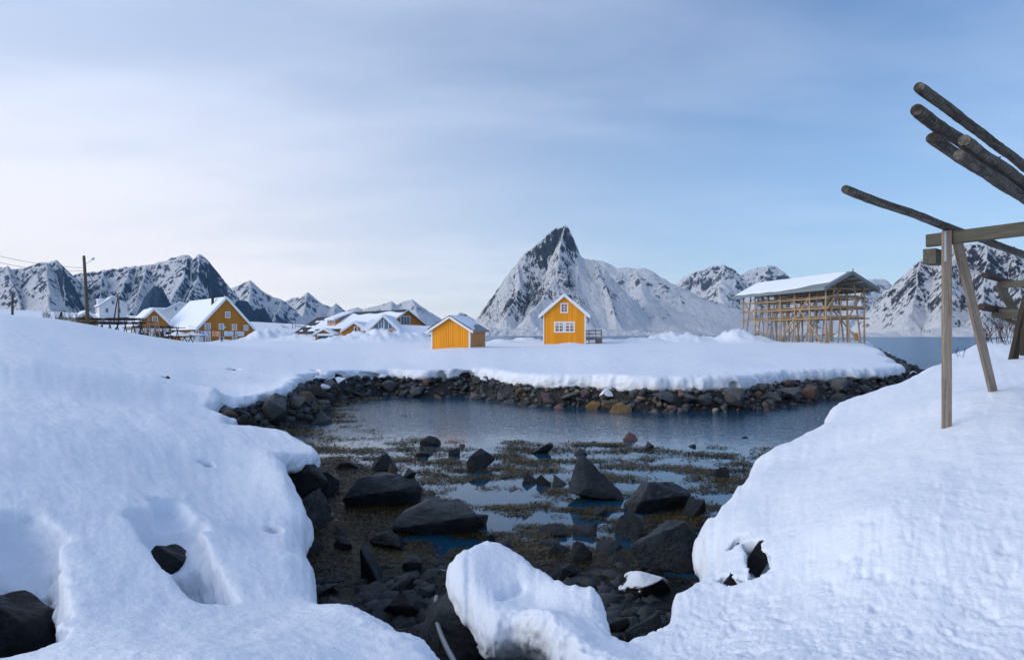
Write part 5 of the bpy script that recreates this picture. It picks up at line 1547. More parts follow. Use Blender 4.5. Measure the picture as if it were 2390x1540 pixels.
# ------------------------------------------------------------------ old dark racks in the village
def flat_rack(name, label, A, B, width, ztop, frames, levels=(0, -.32), poles=9, r=.055, mat='dark_wood', seed=1, snow=False, xbr=True, cat='drying rack', over=.7):
    random.seed(seed)
    A = Vector(A); B = Vector(B); A.z = B.z = 0
    ax = (B - A).normalized(); sd = Vector((-ax.y, ax.x, 0)); Ln = (B - A).length
    t = thing(name, label, cat, (A.x, A.y, ztop), math.atan2(ax.y, ax.x))
    def gz2(x, y):
        p = A + ax * x + sd * y
        return ground_z(p.x, p.y) - ztop
    for i in range(frames):
        x = Ln * (i + .3) / (frames - .4)
        for y in (0, width):
            g = gz2(x, y)
            m = MB()
            for k in (-1, 1):
                m.tube([(x + k * random.uniform(.25, .5), y + k * .2, g - .2), (x - k * .12, y - k * .1, random.uniform(.0, .12))], [r * 1.25, r], 6)
        m.build('trestle', M[mat], t)
        if xbr and i % 2 == 0:
            q = MB(); g = gz2(x, 0); q.tube([(x - .9, -.1, g - .1), (x + .9, -.1, -.25)], r * .9, 6); q.build('brace', M[mat], t)
    for z in levels:
        for y in (-.05, width * .5, width + .05):
            m = MB(); m.tube([(-over, y, z - .06), (Ln * .5, y, z - .1), (Ln + over, y, z - .06)], r, 6); m.build('rail', M[mat], t)
        for k in range(poles):
            x = Ln * (k + .5) / poles
            m = MB(); m.tube([(x + random.uniform(-.4, .4), -random.uniform(.3, .9), z + random.uniform(0, .12)), (x + random.uniform(-.4, .4), width + random.uniform(.3, .9), z + random.uniform(0, .12))], r * .9, 6); m.build('hanging_pole', M[mat], t)
            if k % 2 == 0:
                m = MB(); m.tube([(x - random.uniform(1, 2.4), random.uniform(-.3, width), z + random.uniform(.06, .16)), (x + random.uniform(1, 2.4), random.uniform(-.3, width), z + random.uniform(.06, .18))], r * .9, 6); m.build('hanging_pole', M[mat], t)
    if snow:
        m = MB(); nx, ny = 24, 8; pts = []
        for j in range(ny + 1):
            for i in range(nx + 1):
                fx, fy = i / nx, j / ny
                e = math.sin(math.pi * fx) * math.sin(math.pi * fy)
                pts.append((Ln * (.02 + .96 * fx), width * fy, .05 + snow * (max(e, 0) ** .45) * (.42 + .58 * math.exp(-((fx - .55) / .22) ** 2)) * (1 + .12 * math.sin(fx * 19))))
        m.add(pts, [(j * (nx + 1) + i, j * (nx + 1) + i + 1, (j + 1) * (nx + 1) + i + 1, (j + 1) * (nx + 1) + i) for j in range(ny) for i in range(nx)], True)
        m.build('snow_cover', M['roof_snow'], t)
    return t
def build_village_racks():
    flat_rack('drying_rack', 'long low dark drying rack beside the lamp pole, cluttered with poles', P(150, 0, 71), P(292, 0, 69.5), 2.6, 5.66, 8, (0, -.42), 9, .05, seed=3, over=.3)
    flat_rack('drying_rack', 'thin dark rack in front of the small ochre boathouse', P(300, 0, 95), P(398, 0, 94), 2.0, 5.05, 6, (0,), 6, .055, seed=8, over=.9)
    flat_rack('drying_rack', 'distant dark rack in several storeys before the broad white house', P(352, 0, 150), P(428, 0, 148), 6.0, 7.0, 5, (0, -.8, -1.6), 8, .075, seed=12)
    flat_rack('drying_rack', 'low rack bearing a heaped snow load beside the white hut', P(378, 0, 100), P(432, 0, 99), 1.6, 3.75, 4, (0,), 3, .06, seed=17, snow=.72, over=.4)
    # pale tripods
    random.seed(9)
    b = P(352, 786, 92); b.z = ground_z(b.x, b.y)
    t = thing('pole_tripods', 'pair of pale bare pole trestles standing before the boathouse gable', 'trestle', b)
    for (ua, ub, top) in ((334, 352, (344, 741)), (352, 336, (347, 745)), (356, 374, (366, 748)), (373, 356, (362, 752))):
        p = P(ua, 785, 92) - b; q = P(top[0], top[1], 92) - b
        pole('leg', p, q, .07, .055, M['pink_wood'], t, 6)
        p = P(ub, 788, 90.5) - b
        pole('leg', p, q + Vector((.1, .2, .05)), .07, .055, M['pink_wood'], t, 6)
    pole('crossbar', P(340, 755, 91.8) - b, P(370, 758, 91.8) - b, .05, .05, M['pink_wood'], t, 6)
    pole('crossbar', P(336, 775, 91.5) - b, P(374, 777, 91.5) - b, .05, .05, M['pink_wood'], t, 6)
build_village_racks()

# ------------------------------------------------------------------ poles, lamps and wires
def utility_pole(label, u, vb, vt, d, r, lamp=None, arm=True, lean=(0, 0), name='utility_pole'):
    b = P(u, vb, d); h = (vb - vt) / F * d
    t = thing(name, label, 'pole', b)
    m = MB(); m.tube([(0, 0, -1), (lean[0] * .5, lean[1] * .5, h * .5), (lean[0], lean[1], h)], [r, r * .88, r * .72], 10); m.build('pole', M['pole_wood'], t)
    if arm:
        m = MB(); m.bar((lean[0] * .8 - .05, -.45, h * .64), (lean[0] * .8 - .05, .45, h * .64), .07); m.build('crossarm', M['pole_wood'], t)
        for y in (-.4, .0, .4):
            m = MB(); m.tube([(lean[0] * .8 - .05, y, h * .64), (lean[0] * .8 - .05, y, h * .64 + .16)], .035, 6); m.build('insulator', M['sign_grey'], t)
    if lamp:
        x, z = lamp
        m = MB(); m.tube([(0 + lean[0], 0, h + z - .55), (x * .45, -.02, h + z - .2), (x * .75, -.03, h + z - .08)], .025, 6); m.build('lamp_arm', M['sign_grey'], t)
        m = MB(); m.tube([(x * .7, -.03, h + z - .10), (x * .85, -.03, h + z - .04), (x * 1.1, -.03, h + z), (x * 1.25, -.03, h + z + .01)], [.05, .11, .10, .04], 8); m.build('lamp_head', M['sign_grey'], t)
    return t, b, h
def wire(label, pts, r=.014):
    m = MB(); out = []
    for a, b, sag in pts:
        a = Vector(a); b = Vector(b)
        for i in range(13):
            s = i / 12
            p = a.lerp(b, s); p.z -= sag * 4 * s * (1 - s); out.append(p)
    m.tube(out, r, 5)
    return tag(m.build('overhead_wire', M['black']), label, 'wire', 'overhead wires')
def build_poles():
    d = 58
    utility_pole('tall wooden lamp pole rising above the left drying rack', 207, 770, 597, d, .155, lamp=(.42, -.25), lean=(-.42, 0))
    utility_pole('thin dark pole on the crest at the far left edge', 29, 735, 682, 60, .11, arm=False)
    utility_pole('slim dark pole beside the white house gable', 277, 742, 692, 120, .15, arm=False)
    utility_pole('leaning pole stay beside the white house gable', 265, 744, 696, 118, .13, arm=False, lean=(.75, 0))
    utility_pole('grey pole in front of the sign boards with a small street lamp', 517.5, 799, 769, 114, .14, lamp=(.6, .42), arm=True)
    utility_pole('far thin pole by the bridge ramp', 683, 786, 753, 230, .13, arm=True)
    utility_pole('slender lamp post on the bridge ramp', 689, 766, 748, 280, .10, arm=False)
    top = P(193, 625, d)
    wire('upper wire running from the left edge to the lamp pole', [(P(-60, 583, 44), top, .25)])
    wire('lower wire running from the left edge to the lamp pole', [(P(-60, 598, 44), P(196, 632, d), .35)])
    wire('wire dropping from the lamp pole to the pole by the white house', [(P(200, 634, d), P(276, 696, 120), .8)], .022)
    for k, w_ in enumerate(('uppermost', 'middle', 'lowest')):
        wire(w_ + ' of three wires crossing the roof of the big ochre house', [(P(440, 760 + k * 4, 112), P(517, 770 + k * 1.5, 114), .05)], .02)
build_poles()

# ------------------------------------------------------------------ boats under the snow, car, bridge, person
def build_boats():
    M['boat_green'] = m_plain('dark_green_hull', (0.012, 0.05, 0.045), 0.5, 0.3); M['red_tarp'] = m_plain('red_cover', (0.45, 0.02, 0.025), 0.6, 0.25)
    def boat(label, u, v, d, Lb, rz, cat='rowing boat', hull='boat_green', fill=.1):
        b = P(u, v, d)
        t = thing('rowing_boat', label, cat, b, rz)
        n = 14; ring = []
        vs = []; fs = []
        for i in range(n + 1):
            s = i / n; x = (s - .5) * Lb
            hw = .62 * (math.sin(math.pi * min(1, s * .94 + .06)) ** .55) if s < 1 else .02
            sh = .48 + .22 * (2 * s - 1) ** 2
            for k in range(9):
                a = math.pi * k / 8
                vs.append((x, -math.cos(a) * hw, sh - math.sin(a) ** .7 * (sh + .1)))
        for i in range(n):
            for k in range(8):
                a = i * 9 + k
                fs.append((a, a + 9, a + 10, a + 1))
        m = MB(); m.add(vs, fs, True); o = m.build('hull', M[hull], t)
        so = o.modifiers.new('thick', 'SOLIDIFY'); so.thickness = .04
        g = MB()
        for sd in (0, 8): g.tube([vs[i * 9 + sd] for i in range(n + 1)], .035, 6)
        g.build('gunwale', M['black'], t)
        m = MB(); pts = []; 
        for i in range(1, n):
            for k in range(7):
                a = k / 6
                p0 = Vector(vs[i * 9]); p1 = Vector(vs[i * 9 + 8]); p = p0.lerp(p1, a)
                pts.append((p.x, p.y * .92, p.z - .06 + fill * math.sin(math.pi * a)))
        m.add(pts, [((i) * 7 + k, (i + 1) * 7 + k, (i + 1) * 7 + k + 1, i * 7 + k + 1) for i in range(n - 2) for k in range(6)], True)
        m.build('snow_load', M['roof_snow'], t)
        return t
    boat('dark boat rim just showing through the snow, left of the green boats', 313, 793, 70, 2.6, R(-22))
    boat('green rowing boat full of snow below the pale trestles', 338, 801, 68, 2.9, R(-14))
    boat('green rowing boat with its bow standing clear of the snow, next to red cover', 374, 803, 70, 2.4, R(-30))
    m = MB(); pts = []; nx = 10
    for j in range(5):
        for i in range(nx + 1):
            a = math.pi * j / 4
            pts.append(((i / nx - .5) * 1.9, -math.cos(a) * .5, math.sin(a) * (.28 + .05 * math.sin(i * 1.9))))
    m.add(pts, [(j * (nx + 1) + i, j * (nx + 1) + i + 1, (j + 1) * (nx + 1) + i + 1, (j + 1) * (nx + 1) + i) for j in range(4) for i in range(nx)], True)
    o = m.build('boat_cover', M['red_tarp']); o.location = P(370, 794, 72); o.rotation_euler = (0, 0, R(-8))
    so = o.modifiers.new('thick', 'SOLIDIFY'); so.thickness = .03
    tag(o, 'crumpled red cover lying on the snow beside the green boat', 'cover')
build_boats()

def build_car():
    b = P(727, 797, 118); b.z = 2.35
    t = thing('parked_car', 'car buried to its teal windows in snow beside the little kiosk', 'car', b, R(12))
    M['car_paint'] = m_plain('car_paint', (0.02, 0.09, 0.11), 0.3, 0.1)
    prof = [(-2.0, .35), (-1.95, .8), (-1.2, .9), (-.7, 1.38), (.7, 1.42), (1.35, .95), (1.95, .85), (2.05, .35)]
    m = MB(); m.prism(prof, -.8, .8); o = m.build('body', M['car_paint'], t)
    bv = o.modifiers.new('soft', 'BEVEL'); bv.width = .08; bv.segments = 2
    m = MB()
    for y0, y1 in ((-.83, -.80), (.80, .83)):
        m.prism([(-1.0, .93), (-.62, 1.3), (.0, 1.34), (.0, .93)], y0, y1); m.prism([(.06, .93), (.06, 1.34), (.62, 1.33), (1.15, .95)], y0, y1)
    m.build('side_window', M['teal_glass'], t)
    for x in (-1.25, 1.3):
        for y in (-.78, .78):
            w = MB(); w.tube([(x, y - .1, .32), (x, y + .1, .32)], .32, 14); w.build('wheel', M['black'], t)
    m = MB(); m.prism([(-.75, 1.41), (-.7, 1.6), (.0, 1.7), (.65, 1.62), (.72, 1.44)], -.74, .74); so = m.build('roof_snow', M['roof_snow'], t)
    bv = so.modifiers.new('soft', 'BEVEL'); bv.width = .08; bv.segments = 2
build_car()

def build_bridge():
    M['concrete'] = m_plain('concrete', (0.30, 0.32, 0.34), 0.85, 0.2, 1.5)
    a = P(676, 765, 330); c = P(731, 793, 170)
    t = thing('bridge_ramp', 'concrete road bridge ramp with grey parapets climbing behind the snow heap', 'bridge', c)
    ax = (a - c); sd = Vector((-ax.y, ax.x, 0)).normalized()
    m = MB()
    pts = [c, c.lerp(a, .5) + Vector((0, 0, .3)), a, a + ax * .4 + Vector((0, 0, -ax.z * .4))]
    for i in range(3):
        m.bar(pts[i] - c, pts[i + 1] - c, 7.0, .8)
    m.build('deck', M['snow'], t)
    for s_ in (-3.6, 3.6):
        m = MB()
        for i in range(3): m.bar(pts[i] - c + sd * s_ + Vector((0, 0, .7)), pts[i + 1] - c + sd * s_ + Vector((0, 0, .7)), .3, 1.5)
        m.build('parapet', M['concrete'], t)
    m = MB()
    for f in (.55, .8, 1.05):
        p = c.lerp(a, f) - c; m.box(p.x - .8, p.x + .8, p.y - .6, p.y + .6, -9, p.z - .4)
    m.build('pier', M['concrete'], t)
    # the walker on the ramp
    p = c.lerp(a, .30) + Vector((0, 0, .75)) - sd * 1.5
    nodes = [(0, 0, .95, .16), (0, 0, 1.2, .19), (0, 0, 1.42, .17), (0, 0, 1.52, .065), (0, 0, 1.66, .105), (0, 0, 1.76, .07),
             (-.1, 0, .9, .11), (-.12, -.1, .5, .08), (-.12, -.02, .08, .06), (-.12, -.14, .03, .05), (.1, 0, .9, .11), (.12, .12, .5, .08), (.12, .2, .1, .06), (.12, .1, .03, .05),
             (-.22, 0, 1.4, .08), (-.29, .05, 1.13, .06), (-.27, -.1, .9, .045), (.22, 0, 1.4, .08), (.29, -.05, 1.13, .06), (.27, -.2, .95, .045)]
    edges = [(0, 1), (1, 2), (2, 3), (3, 4), (4, 5), (0, 6), (6, 7), (7, 8), (8, 9), (0, 10), (10, 11), (11, 12), (12, 13), (2, 14), (14, 15), (15, 16), (2, 17), (17, 18), (18, 19)]
    me = bpy.data.meshes.new('person'); me.from_pydata([n[:3] for n in nodes], edges, []); 
    o = bpy.data.objects.new('person', me); COL.objects.link(o); o.location = p
    mo = o.modifiers.new('skin', 'SKIN'); o.modifiers.new('sub', 'SUBSURF').levels = 1
    for i, n in enumerate(nodes):
        me.skin_vertices[0].data[i].radius = (n[3], n[3])
    me.skin_vertices[0].data[0].use_root = True
    m2, T, b = new_mat('walker_clothes')
    z = T.n('ShaderNodeSeparateXYZ', {0: T.n('ShaderNodeTexCoord').outputs['Object']}).outputs[2]
    T.s(b, 'Base Color', T.mix(T.math('GREATER_THAN', z, 1.5), T.mix(T.math('GREATER_THAN', z, .9), (.02, .02, .025), (.75, .10, .05)), (.5, .3, .22)))
    me.materials.append(m2)
    tag(o, 'tiny walker in a red jacket on the bridge ramp', 'person')
build_bridge()
# ------------------------------------------------------------------ rocks
RC = {
 'slate': ((0.013, 0.019, 0.025), (0.032, 0.043, 0.053), (0.065, 0.08, 0.09)),
 'blue grey': ((0.045, 0.058, 0.066), (0.095, 0.112, 0.122), (0.15, 0.165, 0.17)),
 'grey': ((0.07, 0.08, 0.085), (0.14, 0.15, 0.155), (0.21, 0.215, 0.21)),
 'brown': ((0.10, 0.075, 0.05), (0.19, 0.14, 0.10), (0.07, 0.055, 0.04)),
 'reddish': ((0.16, 0.085, 0.07), (0.26, 0.15, 0.13), (0.11, 0.08, 0.075)),
 'ochre': ((0.20, 0.12, 0.04), (0.33, 0.22, 0.09), (0.12, 0.11, 0.05)),
 'violet grey': ((0.085, 0.065, 0.075), (0.16, 0.125, 0.135), (0.06, 0.055, 0.06)),
 'black': ((0.006, 0.008, 0.011), (0.013, 0.017, 0.022), (0.028, 0.034, 0.042)),
}
for k_, v_ in RC.items():
    M['rock_' + k_] = m_rock('rock_' + k_.replace(' ', '_'), v_, 0.55 if k_ in ('slate', 'black') else 0.75, 2.4)

def rock_mesh(seed, shape='block', detail=1):
    r = random.Random(seed)
    bm = bmesh.new()
    n = {'block': 13, 'round': 26, 'slab': 15, 'wedge': 11}[shape]
    for i in range(n):
        v = Vector((r.gauss(0, 1), r.gauss(0, 1), r.gauss(0, 1))).normalized()
        k = r.uniform(.82, 1.0) if shape == 'round' else r.uniform(.7, 1.05)
        v *= k
        if shape == 'slab': v.z *= .45
        if shape == 'wedge': v.z = abs(v.z) * (1.25 - .8 * v.x) - .4
        bm.verts.new(v)
    h = bmesh.ops.convex_hull(bm, input=bm.verts)
    bmesh.ops.delete(bm, geom=[g for g in h['geom_interior'] if isinstance(g, bmesh.types.BMVert)], context='VERTS')
    bmesh.ops.dissolve_limit(bm, angle_limit=R(14), verts=bm.verts, edges=bm.edges)
    bmesh.ops.bevel(bm, geom=list(bm.edges), offset=.10 if shape == 'round' else .045, segments=2, profile=.6, affect='EDGES', clamp_overlap=True)
    bmesh.ops.triangulate(bm, faces=bm.faces)
    for _ in range(detail):
        bmesh.ops.subdivide_edges(bm, edges=[e for e in bm.edges if e.calc_length() > .16], cuts=1, use_grid_fill=False)
        bmesh.ops.triangulate(bm, faces=bm.faces)
    co = np.array([v.co[:] for v in bm.verts])
    bm.normal_update()
    nm = np.array([v.normal[:] for v in bm.verts])
    d = .05 * fbm(co[:, 0] * 2.2, co[:, 1] * 2.2, co[:, 2] * 2.2 + seed, 3, .55, seed % 7) + .018 * fbm(co[:, 0] * 8, co[:, 1] * 8, co[:, 2] * 8, 2, .5, 3)
    co = co + nm * d[:, None]
    for v, c in zip(bm.verts, co): v.co = c
    me = bpy.data.meshes.new('rock')
    bm.to_mesh(me); bm.free()
    me.polygons.foreach_set("use_smooth", [True] * len(me.polygons))
    try: me.set_sharp_from_angle(angle=R(38))
    except Exception: pass
    return me
BASE = {'block': [rock_mesh(10 + i, 'block') for i in range(7)], 'round': [rock_mesh(40 + i, 'round') for i in range(4)], 'slab': [rock_mesh(60 + i, 'slab') for i in range(4)], 'wedge': [rock_mesh(80 + i, 'wedge') for i in range(4)]}
BIG = {'block': [rock_mesh(110 + i, 'block', 3) for i in range(4)], 'slab': [rock_mesh(160 + i, 'slab', 3) for i in range(3)], 'wedge': [rock_mesh(180 + i, 'wedge', 3) for i in range(3)], 'round': [rock_mesh(140 + i, 'round', 3) for i in range(2)]}
for L_ in (BASE, BIG):
    for v_ in L_.values():
        for m_ in v_: m_.materials.append(M['rock_grey'])
def set_mat(o, mat):
    o.material_slots[0].link = 'OBJECT'
    o.material_slots[0].material = mat
def rock(me, loc, size, rot, col, name='rock'):
    o = bpy.data.objects.new(name, me); COL.objects.link(o)
    o.location = loc; o.scale = size; o.rotation_euler = rot
    set_mat(o, M['rock_' + col])
    return o
def cap(o, me_seed, h=.3, cover=.55):
    """snow lying on the upper faces of a rock, with a ragged outline that follows them"""
    mw = o.matrix_basis
    me = o.data
    co = np.array([(mw @ v.co)[:] for v in me.vertices])
    fi = []; 
    zmin, zmax = co[:, 2].min(), co[:, 2].max()
    ext = np.ptp(co, axis=0).max()
    for p in me.polygons:
        c = co[list(p.vertices)]
        nz = np.cross(c[1] - c[0], c[2] - c[0]); nz = nz[2] / (np.linalg.norm(nz) + 1e-9)
        m = c.mean(0)
        k = float(fbm(m[0] / ext * 4 + me_seed, m[1] / ext * 4, 0.5, 2, .6, 5))
        if nz > .35 and (m[2] - zmin) / (zmax - zmin) + .5 * k > 1 - cover: fi.append(tuple(p.vertices))
    if len(fi) < 4: return None
    used = sorted({i for f_ in fi for i in f_}); mp = {i: n for n, i in enumerate(used)}
    m = MB(); m.add([tuple(co[i] + np.array([0, 0, .004])) for i in used], [tuple(mp[i] for i in f_) for f_ in fi], True)
    s = m.build('snow_cap', M['roof_snow'])
    sf = s.modifiers.new('depth', 'SOLIDIFY'); sf.thickness = h * .5; sf.offset = 1.0
    sb = s.modifiers.new('round', 'SUBSURF'); sb.levels = 1; sb.render_levels = 1
    s.parent = o
    s.matrix_parent_inverse = o.matrix_basis.inverted()
    return s

def uv_of(p):
    return CU + p[0] / p[1] * F, CV - (p[2] - H) / p[1] * F
ROCKS = []      # (object, size word, colour word, segment)
ORD = ['leftmost', 'second', 'third', 'fourth', 'fifth', 'sixth', 'seventh', 'eighth', 'ninth', 'tenth', 'eleventh', 'twelfth', 'thirteenth', 'fourteenth', 'fifteenth', 'sixteenth', 'seventeenth', 'eighteenth', 'nineteenth', 'twentieth']
def label_rocks(group):
    cl = {}
    for o, sz, col, seg in ROCKS:
        cl.setdefault((sz, col, seg), []).append(o)
    for (sz, col, seg), lst in cl.items():
        lst.sort(key=lambda o: uv_of(o.location)[0])
        for i, o in enumerate(lst):
            if len(lst) == 1: lab = f"only {sz} {col} rock {seg}"
            elif i == 0: lab = f"leftmost {sz} {col} rock {seg}"
            elif i == len(lst) - 1: lab = f"rightmost {sz} {col} rock {seg}"
            else: lab = f"{ORD[min(i, 19)]} {sz} {col} rock from left {seg}"
            tag(o, lab, 'rock', group)
    ROCKS.clear()

def bank_rocks():
    """the stone bank under the snow of the spit"""
    g = np.random.default_rng(19)
    n = 60000
    u = g.uniform(520, 2240, n); d = np.exp(g.uniform(math.log(22), math.log(82), n))
    x = (u - CU) / F * d
    a, l = lp(x, d)
    e, th = edge_dist(a, l)
    right_hill = (u > 1900) & (d < 36)
    ok = (e > -.35) & (e < 1.75) & ~right_hill & ~((u < 560) & (d < 24)) & ~((d > 66) & (u < 2000))
    x, y, a, l, e, th, u = x[ok], d[ok], a[ok], l[ok], e[ok], th[ok], u[ok]
    z = bed_height(a, l)
    taken = []
    rr = random.Random(23)
    def segment(uu):
        return ('at the left corner of the cove' if uu < 690 else 'in the bank below the lodge' if uu < 990 else 'in the bank below the yellow shed' if uu < 1230 else
                'in the bank below the tall yellow house' if uu < 1450 else 'in the bank below the cleared snow' if uu < 1720 else 'in the bank under the roofed rack' if uu < 2010 else 'at the far tip of the spit')
    plan = [('large', 50, .46, .76), ('medium', 108, .29, .46), ('small', 8, .20, .26)]
    k = 0; idx = g.permutation(len(x))
    for word, cnt, r0, r1 in plan:
        made = 0; tries = 0
        while made < cnt and tries < 4000:
            i = idx[k % len(idx)]; k += 1; tries += 1
            r = rr.uniform(r0, r1) * (1.15 if u[i] < 700 else 1.0)
            if e[i] < (.55 if word == 'large' else .2 if word == 'medium' else .05): continue
            if any((x[i] - q[0]) ** 2 + (y[i] - q[1]) ** 2 < (.70 * (r + q[2])) ** 2 for q in taken): continue
            taken.append((x[i], y[i], r))
            uu = u[i]
            warm = 1190 < uu < 1900
            col = rr.choices(['blue grey', 'grey', 'brown', 'reddish', 'ochre', 'violet grey', 'black'], [2.2, 4.2, 2.4, 1.5, 1.1, 1.6, .2] if warm else [5, 2.6, .7, .3, .1, 1.2, 1.2])[0]
            if uu > 2010 : col = rr.choice(['black', 'slate', 'black'])
            shape = rr.choices(['block', 'round', 'slab', 'wedge'], [4, 2.4 if warm else 1, 1.6, 1.2])[0]
            me = rr.choice(BASE[shape])
            o = rock(me, (x[i], y[i], z[i] + r * .58), (r * rr.uniform(.9, 1.25), r * rr.uniform(.85, 1.15), r * rr.uniform(.75, 1.0)), (rr.uniform(-.5, .5), rr.uniform(-.5, .5), rr.uniform(0, 6.28)), col)
            ROCKS.append((o, word, col, segment(uu)))
            made += 1
            if e[i] < .75 and u[i] > 640 and word != 'small' and rr.random() < .14: cap(o, k, .16, .62)
    label_rocks('rocks of the stone bank')
    # the small stuff between them
    vs = []; fs = []
    sel = g.permutation(len(x))[:2000]
    base = np.array([v.co[:] for v in BASE['round'][0].vertices]); 
    ico = bmesh.new(); bmesh.ops.create_icosphere(ico, subdivisions=1, radius=1.0)
    iv = np.array([v.co[:] for v in ico.verts]); fi = np.array([[v.index for v in f.verts] for f in ico.faces]); ico.free()
    V = []; Fc = []; b0 = 0; tone = []
    for i in sel:
        r = rr.uniform(.08, .22)
        jit = 1 + g.uniform(-.42, .42, (len(iv), 1))
        V.append(iv * jit * np.array([r * rr.uniform(.8, 1.4), r * rr.uniform(.8, 1.4), r * .8]) + np.array([x[i] , y[i], z[i] + .05]))
        Fc.append(fi + b0); b0 += len(iv)
        tone.append(np.full(len(iv), rr.random() if 1200 < u[i] < 1880 and rr.random() < .7 else rr.random() * .5))
    o = mesh_np('shore_stones', np.vstack(V), np.vstack(Fc), M['pebbles'], smooth=False, attrs={'tone': np.concatenate(tone)})
    tag(o, 'small mixed stones packed between the rocks of the bank', 'stones', kind='stuff')
def m_pebbles():
    m, T, b = new_mat('mixed_stones')
    t = T.n('ShaderNodeAttribute', None, attribute_name='tone').outputs['Fac']
    r = T.n('ShaderNodeValToRGB', {0: t})
    el = r.color_ramp.elements
    cols = [(0, (.02, .025, .03)), (.35, (.06, .07, .075)), (.55, (.13, .135, .135)), (.7, (.15, .11, .08)), (.82, (.2, .12, .1)), (.92, (.24, .17, .08)), (1, (.28, .27, .25))]
    while len(el) < len(cols): el.new(.5)
    for e_, (p, c) in zip(el, cols): e_.position = p; e_.color = (*c, 1)
    T.s(b, 'Base Color', r.outputs[0]); b.inputs['Roughness'].default_value = .75
    return m
M['pebbles'] = m_pebbles()
bank_rocks()

# boulders in the cove: (u, base v, width px, height px, shape, colour, label, yaw)
COVE = [
 (885,1195,178,96,'slab','slate','broad streaked slab of rock near the left snow ledge',.4),
 (1022,1262,215,104,'slab','slate','largest layered rock slab left of the snowy boulder',2.7),
 (1118,1100,72,58,'block','slate','dark block standing alone in the left shallows',.9),
 (1398,1175,118,98,'wedge','slate','pointed leaning wedge of rock in the middle of the shallows',.3),
 (1548,1205,165,86,'slab','slate','big flat topped boulder near the right snow bank',.8),
 (1480,1258,82,72,'block','slate','grey blocky boulder below the big flat topped one',2.0),
 (1575,1335,190,130,'slab','slate','smooth sloping rock running under the right snow bank',.6),
 (846,1372,100,118,'wedge','slate','pointed upright rock in the dark gully on the left',1.3),
 (1476,1032,37,28,'block','reddish','reddish brown stone alone in the far shallows',.2),
 (1515,1052,32,24,'block','slate','small dark stone right of the reddish one',1.4),
 (1266,1064,72,30,'wedge','slate','low wedge shaped stone in the shallows left of centre',2.6),
 (1352,1066,38,22,'block','slate','small flat stone just right of the low wedge',.1),
 (1240,1134,42,40,'block','black','left black stone of the close pair in mid shallows',.5),
 (1272,1136,32,38,'block','black','right black stone of the close pair in mid shallows',2.2),
 (1313,1140,46,42,'block','slate','squat dark stone between the pair and the pointed wedge',1.1),
 (882,1105,72,42,'wedge','slate','dark wedge behind the broad streaked slab',2.9),
 (917,1118,36,34,'wedge','brown','small brown wedge leaning on the dark one',.6),
 (952,1120,42,32,'block','black','rounded black stone right of the brown wedge',1.8),
 (808,1100,66,30,'slab','black','low black slab by the end of the snow ledge',.2),
 (985,1070,36,26,'block','slate','small stone in seaweed left of the lone block',.9),
 (1002,1044,52,30,'round','black','weedy dark hump in the far left shallows',.4),
 (1060,1066,34,22,'round','black','little weedy hump behind the lone block',1.9),
 (1145,1275,32,38,'block','slate','small upright stone right of the layered slab',.7),
 (1122,1236,48,36,'wedge','slate','tilted stone at the water edge beyond the layered slab',1.6),
 (1505,1400,128,62,'slab','black','dark flat rock with a snow patch in the gully',.9),
 (1352,1318,52,56,'block','slate','stone in the weed behind the snowy boulder',.3),
 (1400,1210,36,30,'block','slate','little stone below the pointed wedge',2.1),
 (1610,1180,40,26,'block','slate','stone wedged between flat boulder and snow bank',.5),
 (1690,1120,46,30,'block','black','dark stone at the foot of the right snow bank',1.2),
 (1625,1215,60,50,'wedge','slate','pale edged wedge right of the flat boulder',2.8),
 (1050,1215,40,24,'block','black','low stone in the pool beside the layered slab',1.0),
 (1440,1330,60,40,'block','slate','low block in the dark weed left of the smooth rock',.2),
 (1320,1360,80,44,'slab','black','low dark slab right behind the snowy boulder',1.1),
 (1600,1345,60,50,'block','slate','block below the smooth sloping rock',1.9),
 (905,1290,90,52,'slab','black','low slab in the gully between the two big slabs',2.4),
 (750,1160,70,60,'block','black','black stone under the tip of the snow ledge',.8),
 (940,1455,110,80,'block','black','dark block at the bottom of the gully',.4),
 (1000,1395,50,30,'slab','slate','small pale slab in the gully by the hose',2.0),
 (1110,1540,110,80,'block','black','dark block deep below the snowy boulder',1.5),
 (960,1340,70,44,'block','black','dark hump beside the pointed upright rock',2.2),
 (610,996,62,44,'block','slate','big stone at the near end of the left bank',.3),
 (655,985,44,26,'slab','slate','flat stone on the weed at the foot of the left bank',.9),
 (712,975,48,30,'block','slate','angular stone furthest out on the left weed',1.7),
]
def cove_rocks():
    rr = random.Random(77)
    for (u, v, w, h, shape, col, lab, yaw) in COVE:
        a0 = (u - CU) / F
        zb = 0.0
        for _ in range(3):
            d = (H - zb) * F / (v - CV)
            A_, L_ = lp(np.array([a0 * d]), np.array([d]))
            zb = max(-.05, float(bed_height(A_, L_)[0])) if v > 1000 else 0.0
            zb = min(zb, .9)
        W = w / F * d; Hh = h / F * d
        p = P(u, v, d)
        me = rr.choice(BIG[shape] if w > 60 else BASE[shape])
        co = np.array([q.co[:] for q in me.vertices]); ex = np.ptp(co, axis=0)
        o = rock(me, (p.x, p.y + W * .30, zb + Hh * .22), (W / ex[0] * 1.02, W * .8 / ex[1], Hh * 1.15 / ex[2]), (rr.uniform(-.12, .12), rr.uniform(-.12, .12), yaw), col)
        tag(o, lab, 'rock', 'rocks lying in the cove')
        if 'snow patch' in lab:
            bpy.context.view_layer.update()
            s = cap(o, 5, .09, .42)
cove_rocks()

